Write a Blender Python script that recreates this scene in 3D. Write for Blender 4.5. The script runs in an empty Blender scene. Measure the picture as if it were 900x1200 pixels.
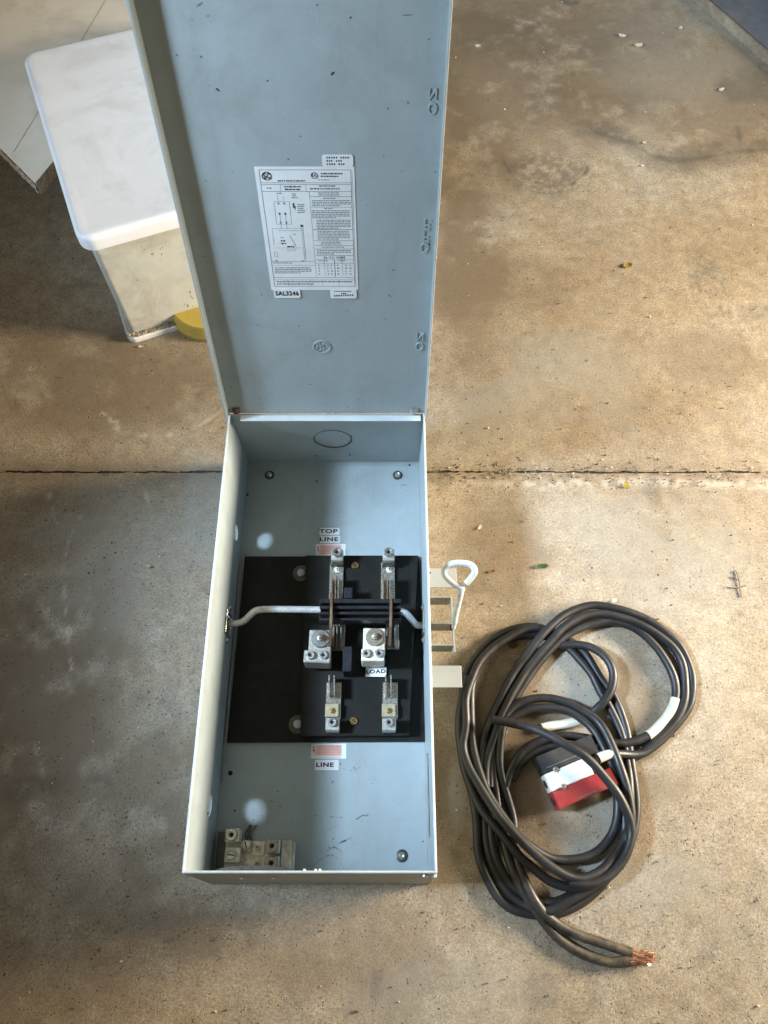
import bpy, bmesh, math, random
import numpy as np
from mathutils import Vector, Matrix, noise
random.seed(7); np.random.seed(7)
R = math.radians
scene = bpy.context.scene
COL = scene.collection

# ------------------------------------------------------------------ camera
F_PX = 910.0
TH = math.atan(F_PX / 1905.0)          # tilt away from straight down
CAM_H = 1.184
cam_d = bpy.data.cameras.new('camera'); cam = bpy.data.objects.new('camera', cam_d); COL.objects.link(cam)
cam.location = (0, 0, CAM_H); cam.rotation_euler = (TH, 0, 0)
cam_d.sensor_fit = 'VERTICAL'; cam_d.sensor_height = 24; cam_d.lens = 24 * F_PX / 1200
cam_d.clip_start = .05; cam_d.clip_end = 60
scene.camera = cam
# ------------------------------------------------------------------ world and light (an open garage bay, plus one fill lamp)
w = bpy.data.worlds.new('World'); scene.world = w; w.use_nodes = True
bg = w.node_tree.nodes['Background']; bg.inputs[0].default_value = (1.0, .87, .62, 1); bg.inputs[1].default_value = .18
def area(name, loc, target, sx, sy, power, col, spread=180):
    d = bpy.data.lights.new(name, 'AREA'); d.shape = 'RECTANGLE'; d.size = sx; d.size_y = sy
    d.energy = power; d.color = col; d.spread = R(spread)
    o = bpy.data.objects.new(name, d); COL.objects.link(o); o.location = loc
    o.rotation_euler = (Vector(target) - Vector(loc)).to_track_quat('-Z', 'Y').to_euler()
    return o
area('doorway_light', (2.7, .80, .82), (.55, .50, 0), .8, .75, 59, (1.0, .865, .67), 80)
area('window_light', (-2.07, .27, 2.2), (.17, .34, 0), .42, .42, 3.9, (.58, .77, 1.0), 20.5)
area('lid_fill_light', (-2.5, -.50, 1.9), (-.28, 1.15, .74), .8, .8, 8.2, (.60, .79, 1.0), 25)  # added soft fill to brighten lid and bin, no opening known there
scene.view_settings.view_transform = 'Standard'; scene.view_settings.look = 'None'
scene.view_settings.exposure = 0; scene.view_settings.gamma = 1

# ------------------------------------------------------------------ measuring helpers
ST, CT = math.sin(TH), math.cos(TH)
def ray(u, v):
    a, b = u - 450.0, 600.0 - v
    return Vector((a, b * CT + F_PX * ST, b * ST - F_PX * CT))
def P(u, v, z=0.0):
    r = ray(u, v); t = (z - CAM_H) / r.z
    return Vector((r.x * t, r.y * t, z))
D = .175                                # box depth
X0, X1 = -.2378, .0622
YT = P(380, 485, D).y; YB = P(380, 1023, D).y        # rim
YTb, YBb = YT + .013, YB - .012                      # base
LT = R(10.75)
LO = Vector((0, YT + .002, D)); LE = Vector((0, math.sin(LT), math.cos(LT))); LN = Vector((0, -math.cos(LT), math.sin(LT)))
def lidw(x, s, h=0): return LO + Vector((x, 0, 0)) + LE * s + LN * h
def lidp(u, v, h=0):
    r = ray(u, v); o = Vector((0, 0, CAM_H)); t = ((LO + LN * h - o).dot(LN)) / r.dot(LN)
    p = o + r * t
    return p.x, (p - LO).dot(LE)
# ------------------------------------------------------------------ material helpers
def nmat(name):
    m = bpy.data.materials.new(name); m.use_nodes = True
    nt = m.node_tree; b = nt.nodes['Principled BSDF']
    return m, nt, b
def N(nt, t, **kw):
    n = nt.nodes.new(t)
    for k, v in kw.items():
        if k.startswith('i_'): n.inputs[k[2:].replace('_', ' ')].default_value = v
        else: setattr(n, k, v)
    return n
def L(nt, a, b): nt.links.new(a, b)
def ramp(nt, src, stops, interp='LINEAR'):
    r = nt.nodes.new('ShaderNodeValToRGB'); r.color_ramp.interpolation = interp
    e = r.color_ramp.elements
    while len(e) < len(stops): e.new(.5)
    for k, (p, c) in enumerate(stops):
        e[k].position = p; e[k].color = (c if len(c) == 4 else (*c, 1)) if not isinstance(c, (int, float)) else (c, c, c, 1)
    L(nt, src, r.inputs[0]); return r.outputs[0]
def mix(nt, fac, a, b, mode='MIX'):
    m = nt.nodes.new('ShaderNodeMix'); m.data_type = 'RGBA'; m.blend_type = mode
    for i, s in ((0, fac), (6, a), (7, b)):
        if isinstance(s, bpy.types.NodeSocket): L(nt, s, m.inputs[i])
        elif i == 0: m.inputs[0].default_value = s
        else: m.inputs[i].default_value = (*s, 1) if len(s) == 3 else s
    return m.outputs[2]
def worldpos(nt):
    g = nt.nodes.new('ShaderNodeNewGeometry'); return g.outputs['Position']
def noi(nt, vec, scale, detail=4, rough=.6, dist=0):
    n = N(nt, 'ShaderNodeTexNoise'); n.inputs['Scale'].default_value = scale; n.inputs['Detail'].default_value = detail
    n.inputs['Roughness'].default_value = rough; n.inputs['Distortion'].default_value = dist
    L(nt, vec, n.inputs['Vector']); return n.outputs['Fac']
def vor(nt, vec, scale, feature='F1', rnd=1):
    n = N(nt, 'ShaderNodeTexVoronoi'); n.feature = feature; n.inputs['Scale'].default_value = scale
    n.inputs['Randomness'].default_value = rnd
    L(nt, vec, n.inputs['Vector']); return n
def stretch(nt, vec, s):
    m = N(nt, 'ShaderNodeMapping'); m.inputs['Scale'].default_value = s; L(nt, vec, m.inputs['Vector']); return m.outputs[0]
def bump(nt, b, h, strength, dist=.002, prev=None):
    n = N(nt, 'ShaderNodeBump'); n.inputs['Strength'].default_value = strength; n.inputs['Distance'].default_value = dist
    L(nt, h, n.inputs['Height'])
    if prev is not None: L(nt, prev, n.inputs['Normal'])
    L(nt, n.outputs[0], b.inputs['Normal']); return n.outputs[0]
def worn(name, col, rough=.5, metal=0., var=.12, scale=30, dirt=None, dirt_amt=.3, spots=0., bumps=.1, dirt_scale=9, chip=None):
    """a colour with mottling, dirt patches, small dark specks and fine relief"""
    m, nt, b = nmat(name); p = worldpos(nt)
    a = noi(nt, p, scale, 6, .65)
    lo = tuple(max(0, c * (1 - var)) for c in col); hi = tuple(min(1, c * (1 + var)) for c in col)
    c = ramp(nt, a, [(.3, lo), (.7, hi)])
    if dirt:
        d = ramp(nt, noi(nt, p, dirt_scale, 8, .7, .6), [(.48, 0.), (.72, dirt_amt)])
        c = mix(nt, d, c, dirt)
    if spots:
        v = vor(nt, p, 95); d2 = ramp(nt, v.outputs['Distance'], [(.05, spots), (.11, 0.)])
        sel = ramp(nt, noi(nt, p, 22, 2), [(.56, 0.), (.62, 1.)])
        c = mix(nt, mix(nt, 1., d2, sel, 'MULTIPLY'), c, dirt or (.03, .03, .03))
    if chip:
        s = noi(nt, stretch(nt, p, (60, 240, 60)), 1, 3, .5, 1.5)
        c = mix(nt, ramp(nt, s, [(.70, 0.), (.735, .8)]), c, chip)
    L(nt, c, b.inputs['Base Color'])
    rr = ramp(nt, noi(nt, p, scale * 2.3, 5), [(.3, max(.04, rough - .1)), (.7, min(1, rough + .12))])
    L(nt, rr, b.inputs['Roughness']); b.inputs['Metallic'].default_value = metal
    if bumps: bump(nt, b, noi(nt, p, scale * 9, 4), bumps, .0006)
    return m

# grey-blue enamel with scuffs, pits and grime
def enamel(name, col, grime=.35):
    m, nt, b = nmat(name); p = worldpos(nt)
    c = ramp(nt, noi(nt, p, 14, 6, .6), [(.3, tuple(x * .93 for x in col)), (.7, tuple(x * 1.05 for x in col))])
    g = ramp(nt, noi(nt, p, 11, 9, .78, .8), [(.48, 0.), (.74, grime)])
    st = ramp(nt, noi(nt, stretch(nt, p, (90, 6, 6)), 1, 5, .7), [(.52, 0.), (.75, .16)]); c = mix(nt, st, c, (.22, .21, .18))
    fg = ramp(nt, noi(nt, p, 210, 4, .8), [(.62, 0.), (.72, .35)]); c = mix(nt, fg, c, (.20, .20, .18))
    c = mix(nt, g, c, (.20, .185, .15))
    v = vor(nt, p, 60); sp = ramp(nt, v.outputs['Distance'], [(.045, .9), (.085, 0.)])
    sel = ramp(nt, noi(nt, p, 17, 2), [(.50, 0.), (.55, 1.)])
    c = mix(nt, mix(nt, 1., sp, sel, 'MULTIPLY'), c, (.055, .055, .05))
    L(nt, c, b.inputs['Base Color'])
    rr = ramp(nt, noi(nt, p, 25, 6), [(.3, .38), (.7, .58)]); L(nt, rr, b.inputs['Roughness'])
    b1_ = bump(nt, b, noi(nt, p, 420, 3), .3, .0005)
    bump(nt, b, noi(nt, p, 12, 3), .12, .004, b1_)
    return m
M = {}
M['enamel'] = enamel('grey_blue_enamel', (.335, .39, .40))
M['enamel_edge'] = worn('worn_enamel_edge', (.52, .57, .57), .45, 0, .08, 40, (.25, .2, .13), .5, .5)
M['embossed'] = worn('enamel_relief', (.34, .395, .405), .42, 0, .05, 20, bumps=0)
M['board'] = worn('black_phenolic_board', (.0085, .0085, .0065), .55, 0, .3, 40, (.028, .026, .02), .4, 0, .15); M['board'].node_tree.nodes['Principled BSDF'].inputs['Specular IOR Level'].default_value = .25
M['plastic'] = worn('black_plastic', (.014, .0145, .016), .38, 0, .2, 40, (.07, .07, .065), .3, 0, .1)
M['navy'] = worn('dark_blue_plastic', (.007, .009, .014), .45, 0, .2, 40)
M['tin'] = worn('tinned_copper', (.60, .59, .54), .28, .85, .2, 160, (.30, .25, .15), .5, .3, .2, 25)
M['alu'] = worn('aluminium_lug', (.58, .57, .52), .36, .7, .2, 160, (.30, .27, .19), .5, .5, .3, 30)
M['alu_dirty'] = worn('corroded_aluminium', (.80, .74, .61), .50, .2, .2, 90, (.22, .16, .09), .75, .6, .3, 55)
M['steel'] = worn('dull_steel', (.52, .51, .48), .35, .6, .15, 60, (.16, .12, .07), .6, .4, .15, 40)
M['darksteel'] = worn('dark_steel', (.12, .115, .10), .42, .9, .2, 60)
M['rodmetal'] = worn('plated_rod', (.56, .56, .54), .32, .35, .15, 60, (.2, .19, .16), .6, .4, .15, 30)
M['boltgrey'] = worn('weathered_bolt', (.26, .26, .24), .4, .6, .2, 90, (.10, .09, .07), .5, .4)
M['boltbrown'] = worn('tarnished_bolt', (.30, .26, .19), .45, .5, .25, 90, (.10, .07, .04), .7, .4)
M['brassy'] = worn('yellowed_plate', (.50, .44, .29), .4, .5, .15, 120, (.3, .22, .1), .5)
M['creaseline'] = worn('tan_crease_line', (.42, .36, .28), .7, 0, .2, 60)  # tan colour of the thin crease line on the panel
M['brass'] = worn('brass', (.62, .46, .20), .32, 1, .12, 60, (.2, .13, .05), .4)
M['copper'] = worn('old_copper', (.38, .25, .16), .40, .8, .2, 50, (.14, .08, .04), .5, 0, .1, 40)
M['freshcopper'] = worn('bright_copper', (.78, .42, .30), .32, .9, .2, 120)
M['label'] = worn('label_paper', (.74, .76, .76), .55, 0, .05, 60, (.5, .48, .40), .35, .25)
M['ink'] = worn('black_ink', (.022, .022, .024), .6, 0, .1, 50, bumps=0)
M['greyink'] = worn('faded_ink', (.17, .19, .20), .6, 0, .15, 50, bumps=0)
M['redink'] = worn('red_ink', (.62, .20, .15), .6, 0, .1, 50, bumps=0)
M['pinkink'] = worn('pale_red_ink', (.74, .47, .40), .6, 0, .1, 50, bumps=0)
M['handle'] = worn('white_enamelled_rod', (.52, .57, .61), .36, 0, .12, 60, (.18, .17, .14), .65, .9, .2, 60)
M['tab'] = worn('cream_painted_tab', (.44, .475, .50), .5, 0, .05, 40, (.4, .36, .28), .3, .5)
M['olive'] = worn('galvanised_strap', (.33, .33, .29), .42, .5, .15, 50, (.15, .12, .08), .5, .4)
M['tape'] = worn('white_tape', (.66, .62, .50), .6, 0, .07, 90, (.4, .34, .22), .45, .5, .3, 40)
M['scuffgrey'] = worn('rubbed_scuff', (.17, .18, .175), .6, 0, .25, 200)
M['dust'] = worn('grime', (.12, .10, .075), .9, 0, .3, 90)
M['hole'] = worn('shaded_hole_black', (.006, .006, .006), .8, 0, .1, 30)  # flat black painted in place of the shade inside holes and recesses
M['rust'] = worn('rusty_steel', (.11, .085, .06), .7, .3, .3, 90, (.4, .38, .33), .6)
M['pvc'] = worn('white_plastic', (.78, .78, .79), .42, 0, .04, 12, (.36, .30, .20), .42, .5, .08, 6)
M['pvc_dirty'] = worn('dusty_white_plastic', (.50, .50, .45), .6, 0, .08, 25, (.22, .17, .10), .5, .9, .15, 9, chip=(.06, .05, .04))
M['yellow'] = worn('yellow_plastic', (.46, .33, .055), .42, 0, .08, 18, (.3, .24, .1), .4, .4)
M['cream'] = worn('aged_cream_panel', (.84, .76, .64), .65, 0, .06, 8, (.30, .22, .13), .45, .7, .12, 5)
M['chipboard'] = worn('crumbling_board_edge', (.30, .22, .13), .9, 0, .4, 110, (.6, .55, .45), .6, .8, .8)
M['bluegrey'] = worn('blue_grey_paint', (.085, .10, .125), .6, 0, .2, 25, (.2, .16, .12), .45, .9, .2)
M['rededge'] = worn('brown_edge', (.16, .12, .08), .8, 0, .3, 60, (.35, .3, .2), .5)
M['red'] = worn('red_plastic', (.30, .026, .026), .42, 0, .12, 40, (.25, .12, .09), .35, .4)
M['whiteblock'] = worn('white_block', (.76, .76, .73), .45, 0, .04, 30, (.45, .42, .34), .25, .4)
M['blackblock'] = worn('black_block', (.016, .017, .018), .6, 0, .25, 60, (.08, .075, .06), .5)
M['leafy'] = worn('green_scrap', (.07, .14, .03), .8, 0, .3, 90)
M['leafyel'] = worn('yellow_leaf', (.50, .38, .07), .6, 0, .2, 90)
M['leafbr'] = worn('brown_leaf', (.33, .13, .04), .6, 0, .3, 90)
M['twig'] = worn('dry_twig', (.20, .14, .09), .9, 0, .3, 120)
M['white_scrap'] = worn('white_scrap', (.80, .77, .70), .7, 0, .1, 90)

# cable rubber : black, greyer dust where it has been dragged
def rubber():
    m, nt, b = nmat('black_rubber'); p = worldpos(nt)
    c = ramp(nt, noi(nt, p, 16, 5), [(.35, (.0125, .0125, .014)), (.7, (.024, .0235, .024))])
    d = ramp(nt, noi(nt, p, 10, 8, .7, .5), [(.5, 0.), (.8, .34)])
    c = mix(nt, d, c, (.075, .066, .05))
    fl = ramp(nt, noi(nt, p, 130, 6, .8), [(.60, 0.), (.72, .28)]); c = mix(nt, fl, c, (.11, .10, .085))
    at = N(nt, 'ShaderNodeAttribute'); at.attribute_name = 'mud'; at.attribute_type = 'GEOMETRY'
    f = N(nt, 'ShaderNodeMath'); f.operation = 'MULTIPLY'; L(nt, at.outputs['Fac'], f.inputs[0])
    L(nt, ramp(nt, noi(nt, p, 55, 6, .7), [(.35, 0.), (.62, 1.)]), f.inputs[1])
    c = mix(nt, f.outputs[0], c, (.13, .10, .06))
    L(nt, c, b.inputs['Base Color'])
    L(nt, ramp(nt, noi(nt, p, 60, 5), [(.3, .36), (.7, .56)]), b.inputs['Roughness'])
    bump(nt, b, noi(nt, p, 260, 4), .25, .0006)
    return m
M['rubber'] = rubber()

def concrete():
    m, nt, b = nmat('stained_concrete'); p = worldpos(nt)
    base = ramp(nt, noi(nt, p, 2.3, 7, .62, .4), [(.30, (.255, .190, .118)), (.50, (.345, .270, .180)), (.68, (.41, .345, .255))])
    gr = ramp(nt, noi(nt, p, 5.5, 8, .7, 1.0), [(.44, 0.), (.66, .55)])
    base = mix(nt, gr, base, (.355, .325, .265))
    br = ramp(nt, noi(nt, stretch(nt, p, (1, 1, 1)), 8, 9, .75, 1.6), [(.50, 0.), (.70, .55)])
    base = mix(nt, br, base, (.205, .150, .092))
    # trowel mottling and sand
    base = mix(nt, .65, base, ramp(nt, noi(nt, p, 38, 9, .8), [(.3, .24), (.7, .74)]), 'OVERLAY')
    base = mix(nt, .55, base, ramp(nt, noi(nt, p, 260, 5, .8), [(.32, .12), (.68, .86)]), 'OVERLAY')
    base = mix(nt, .50, base, ramp(nt, noi(nt, p, 720, 3, .8), [(.34, .10), (.66, .88)]), 'OVERLAY')
    # marks measured off the floor; dark and brown also hold painted shade
    def attr(n):
        a = N(nt, 'ShaderNodeAttribute'); a.attribute_name = n; a.attribute_type = 'GEOMETRY'; return a.outputs['Fac']
    base = mix(nt, attr('brown'), base, (.175, .125, .075))
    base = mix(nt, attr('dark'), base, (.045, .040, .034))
    base = mix(nt, attr('grey'), base, (.31, .295, .25))
    base = mix(nt, attr('chalk'), base, (.58, .54, .46))
    # pits
    v = vor(nt, p, 170); pit = ramp(nt, v.outputs['Distance'], [(.13, 1.), (.24, 0.)])
    sel = ramp(nt, noi(nt, p, 45, 3), [(.49, 0.), (.56, 1.)]); pm = mix(nt, 1., pit, sel, 'MULTIPLY')
    base = mix(nt, mix(nt, 1., pm, (.75, .75, .75), 'MULTIPLY'), base, (.075, .055, .035))
    v2 = vor(nt, p, 55); pit2 = ramp(nt, v2.outputs['Distance'], [(.06, 1.), (.13, 0.)])
    sel2 = ramp(nt, noi(nt, p, 12, 3), [(.54, 0.), (.60, 1.)]); pm2 = mix(nt, 1., pit2, sel2, 'MULTIPLY')
    base = mix(nt, mix(nt, 1., pm2, (.8, .8, .8), 'MULTIPLY'), base, (.055, .040, .028))
    v3 = vor(nt, p, 90); lt = ramp(nt, v3.outputs['Distance'], [(.07, 1.), (.12, 0.)])
    sel3 = ramp(nt, noi(nt, p, 20, 2), [(.54, 0.), (.62, .75)])
    base = mix(nt, mix(nt, 1., lt, sel3, 'MULTIPLY'), base, (.58, .53, .44))
    L(nt, base, b.inputs['Base Color'])
    L(nt, ramp(nt, noi(nt, p, 9, 6), [(.3, .55), (.7, .85)]), b.inputs['Roughness'])
    n1 = bump(nt, b, noi(nt, p, 420, 6, .85), .55, .0012)
    n2 = bump(nt, b, pm, .6, -.0015, n1)
    n3 = bump(nt, b, pm2, .6, -.002, n2)
    bump(nt, b, noi(nt, p, 7, 6, .6), .25, .006, n3)
    return m
M['concrete'] = concrete()

# ------------------------------------------------------------------ mesh helpers
ORG = {}
def link(name, me, parent=None, loc=None, rot=None, **props):
    o = bpy.data.objects.new(name, me); COL.objects.link(o)
    loc = Vector(loc) if loc is not None else Vector((0, 0, 0))
    if parent is not None:
        o.parent = parent; o.location = loc - ORG[parent.name]
    else: o.location = loc
    if rot is not None: o.rotation_euler = rot
    ORG[o.name] = loc
    for k, v in props.items(): o[k] = v
    return o
def thing(name, label, cat, loc, group=None):
    o = link(name, None, None, loc); o['label'] = label; o['category'] = cat; o.empty_display_size = .05
    if group: o['group'] = group
    return o
def tag(o, label, cat, group=None):
    o['label'] = label; o['category'] = cat
    if group: o['group'] = group
    return o
def finish(bm, mats, smooth=35):
    me = bpy.data.meshes.new('mesh'); bmesh.ops.recalc_face_normals(bm, faces=bm.faces)
    bm.to_mesh(me); bm.free()
    for m in (mats if isinstance(mats, (list, tuple)) else [mats]): me.materials.append(M[m] if isinstance(m, str) else m)
    if smooth:
        me.polygons.foreach_set('use_smooth', [True] * len(me.polygons)); me.set_sharp_from_angle(angle=R(smooth))
    return me
def build(name, bm, mats, parent=None, smooth=35, **props):
    """world-space bmesh -> object whose origin sits at the base centre of the piece"""
    vs = [v.co for v in bm.verts]
    lo = Vector(map(min, zip(*vs))); hi = Vector(map(max, zip(*vs)))
    o = Vector(((lo.x + hi.x) / 2, (lo.y + hi.y) / 2, lo.z))
    bmesh.ops.translate(bm, verts=bm.verts, vec=-o)
    return link(name, finish(bm, mats, smooth), parent, o, **props)
def add_box(bm, lo, hi, bev=0., mi=0, mat=None, seg=1):
    r = bmesh.ops.create_cube(bm, size=1); vs = r['verts']
    s = Vector(hi) - Vector(lo); c = (Vector(hi) + Vector(lo)) / 2
    for v in vs: v.co = Vector((v.co.x * s.x, v.co.y * s.y, v.co.z * s.z)) + c
    if mat is not None:
        for v in vs: v.co = mat @ v.co
    fs = {f for v in vs for f in v.link_faces}
    for f in fs: f.material_index = mi
    if bev > 0:
        es = list({e for v in vs for e in v.link_edges})
        bmesh.ops.bevel(bm, geom=es, offset=bev, segments=seg, affect='EDGES', profile=.6)
    return bm
def frame(d):
    d = Vector(d).normalized(); a = Vector((0, 0, 1)) if abs(d.z) < .9 else Vector((1, 0, 0))
    x = d.cross(a).normalized(); return x, d.cross(x).normalized(), d
def add_lathe(bm, c, axis, prof, n=24, mi=0, cap=True):
    """prof: list of (radius, height) along the axis"""
    x, y, d = frame(axis); c = Vector(c); rings = []
    for r, h in prof:
        if r < 1e-6: rings.append([bm.verts.new(c + d * h)])
        else: rings.append([bm.verts.new(c + d * h + (x * math.cos(2 * math.pi * k / n) + y * math.sin(2 * math.pi * k / n)) * r) for k in range(n)])
    for a, b in zip(rings, rings[1:]):
        for k in range(n):
            k2 = (k + 1) % n
            if len(a) == 1 and len(b) == 1: continue
            if len(a) == 1: f = (a[0], b[k], b[k2])
            elif len(b) == 1: f = (a[k], a[k2], b[0])
            else: f = (a[k], a[k2], b[k2], b[k])
            bm.faces.new(f).material_index = mi
    if cap:
        for rr in (rings[0], rings[-1]):
            if len(rr) > 1: bm.faces.new(rr).material_index = mi
    return bm
def catmull(pts, step):
    out = []
    P_ = [pts[0] * 2 - pts[1]] + pts + [pts[-1] * 2 - pts[-2]]
    for i in range(1, len(P_) - 2):
        p0, p1, p2, p3 = P_[i - 1:i + 3]
        n = max(2, int((p2 - p1).length / step))
        for k in range(n):
            t = k / n
            out.append(.5 * ((2 * p1) + (p2 - p0) * t + (2 * p0 - 5 * p1 + 4 * p2 - p3) * t * t + (3 * p1 - p0 - 3 * p2 + p3) * t ** 3))
    out.append(pts[-1]); return out
def add_tube(bm, pts, r, n=12, mi=0, cap=True, rf=None):
    pts = [Vector(p) for p in pts]; rings = []; prev = None
    for i, p in enumerate(pts):
        d = (pts[min(i + 1, len(pts) - 1)] - pts[max(i - 1, 0)]).normalized()
        if prev is None: x, y, _ = frame(d)
        else:
            x = (prev - d * prev.dot(d)).normalized(); y = d.cross(x)
        prev = x; rr = r if rf is None else rf(i / (len(pts) - 1)) * r
        rings.append([bm.verts.new(p + (x * math.cos(2 * math.pi * k / n) + y * math.sin(2 * math.pi * k / n)) * rr) for k in range(n)])
    for a, b in zip(rings, rings[1:]):
        for k in range(n):
            f = bm.faces.new((a[k], a[(k + 1) % n], b[(k + 1) % n], b[k])); f.material_index = mi
    if cap:
        bm.faces.new(rings[0]).material_index = mi; bm.faces.new(rings[-1]).material_index = mi
    return bm
def add_poly(bm, pts, mi=0):
    f = bm.faces.new([bm.verts.new(Vector(p)) for p in pts]); f.material_index = mi; return f
def rounded(w, h, r, n=5):
    out = []
    for cx, cy, a0 in ((w / 2 - r, h / 2 - r, 0), (-w / 2 + r, h / 2 - r, 90), (-w / 2 + r, -h / 2 + r, 180), (w / 2 - r, -h / 2 + r, 270)):
        for k in range(n + 1):
            a = R(a0 + 90 * k / n); out.append((cx + r * math.cos(a), cy + r * math.sin(a)))
    return out
def add_prism(bm, pts, vec, mi=0, bev=0):
    """closed outline (world points) pushed along vec"""
    pts = [Vector(p) for p in pts]; vec = Vector(vec); n = len(pts)
    a = [bm.verts.new(p) for p in pts]; b = [bm.verts.new(p + vec) for p in pts]
    fs = [bm.faces.new(a), bm.faces.new(b)] + [bm.faces.new((a[k], a[(k + 1) % n], b[(k + 1) % n], b[k])) for k in range(n)]
    for f in fs: f.material_index = mi
    if bev:
        es = [e for e in fs[1].edges]
        bmesh.ops.bevel(bm, geom=es, offset=bev, segments=2, affect='EDGES')
    return bm
def text_mesh(bm, s, origin, ex, ey, en, size, depth=.0002, mi=0, bold=.0, align='CENTER', sx=1.):
    """lettering as geometry, laid on the plane (ex, ey) at origin"""
    cu = bpy.data.curves.new('t', 'FONT'); cu.body = s; cu.size = size; cu.align_x = align; cu.align_y = 'CENTER'; cu.space_character = 1.14
    cu.extrude = depth / 2; cu.offset = bold; cu.resolution_u = 3
    ob = bpy.data.objects.new('t', cu); COL.objects.link(ob)
    dg = bpy.context.evaluated_depsgraph_get(); me = ob.evaluated_get(dg).to_mesh()
    base = [bm.verts.new(Vector(origin) + ex * (v.co.x * sx) + ey * v.co.y + en * (v.co.z + depth / 2)) for v in me.vertices]
    for p in me.polygons:
        try: bm.faces.new([base[i] for i in p.vertices]).material_index = mi
        except ValueError: pass
    bpy.data.objects.remove(ob); bpy.data.curves.remove(cu)
EX, EY, EZ = Vector((1, 0, 0)), Vector((0, 1, 0)), Vector((0, 0, 1))
def rect(u0, v0, u1, v1, z):
    a = P(u0, v1, z); b = P(u1, v0, z); c = P(u0, v0, z); d = P(u1, v1, z)
    return min((a.x + c.x) / 2, 9), a.y, (b.x + d.x) / 2, b.y
def blk(bm, u0, v0, u1, v1, z0, z1, bev=.0008, mi=0, rot=0.):
    """block whose top face covers the measured rectangle"""
    x0, y0, x1, y1 = rect(u0, v0, u1, v1, z1)
    mt = None
    if rot:
        c = Vector(((x0 + x1) / 2, (y0 + y1) / 2, 0)); mt = Matrix.Translation(c) @ Matrix.Rotation(rot, 4, 'Z') @ Matrix.Translation(-c)
    return add_box(bm, (x0, y0, z0), (x1, y1, z1), bev, mi, mt)

# ------------------------------------------------------------------ the floor: two concrete slabs, joint between
YJ = P(450, 553, 0).y
def vnoise(x, y, s, seed=0):
    """cheap value noise on arrays"""
    rs = np.random.RandomState(seed); T = rs.rand(256, 256)
    X = x * s + 1000; Y = y * s + 1000; xi = np.floor(X).astype(int); yi = np.floor(Y).astype(int)
    fx = X - xi; fy = Y - yi; fx = fx * fx * (3 - 2 * fx); fy = fy * fy * (3 - 2 * fy)
    g = lambda a, b: T[a % 256, b % 256]
    return (g(xi, yi) * (1 - fx) + g(xi + 1, yi) * fx) * (1 - fy) + (g(xi, yi + 1) * (1 - fx) + g(xi + 1, yi + 1) * fx) * fy
def fbm(x, y, s, seed=0, o=4):
    t = 0; a = .5
    for k in range(o): t = t + a * vnoise(x, y, s * 2 ** k, seed + k); a *= .55
    return t / (1 - .55 ** o) * .9
def segdist(x, y, pts):
    d = np.full(x.shape, 9.)
    for (ax, ay), (bx, by) in zip(pts, pts[1:]):
        vx, vy = bx - ax, by - ay; t = np.clip(((x - ax) * vx + (y - ay) * vy) / (vx * vx + vy * vy + 1e-12), 0, 1)
        d = np.minimum(d, np.hypot(x - ax - t * vx, y - ay - t * vy))
    return d
def W2(l): return [(P(u, v).x, P(u, v).y) for u, v in l]
def sm(a, b, x): t = np.clip((x - a) / (b - a), 0, 1); return t * t * (3 - 2 * t)
def blob(x, y, u, v, ru, rv, seed, edge=.35):
    c = P(u, v); rx = (P(u + ru, v) - c).length; ry = (P(u, v - rv) - c).length
    wx = (fbm(x, y, 9, seed) - .45) * .9; wy = (fbm(x, y, 9, seed + 50) - .45) * .9
    d = np.hypot((x - c.x) / rx + wx, (y - c.y) / ry + wy)
    return 1 - sm(1 - edge, 1 + edge, d)
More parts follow.
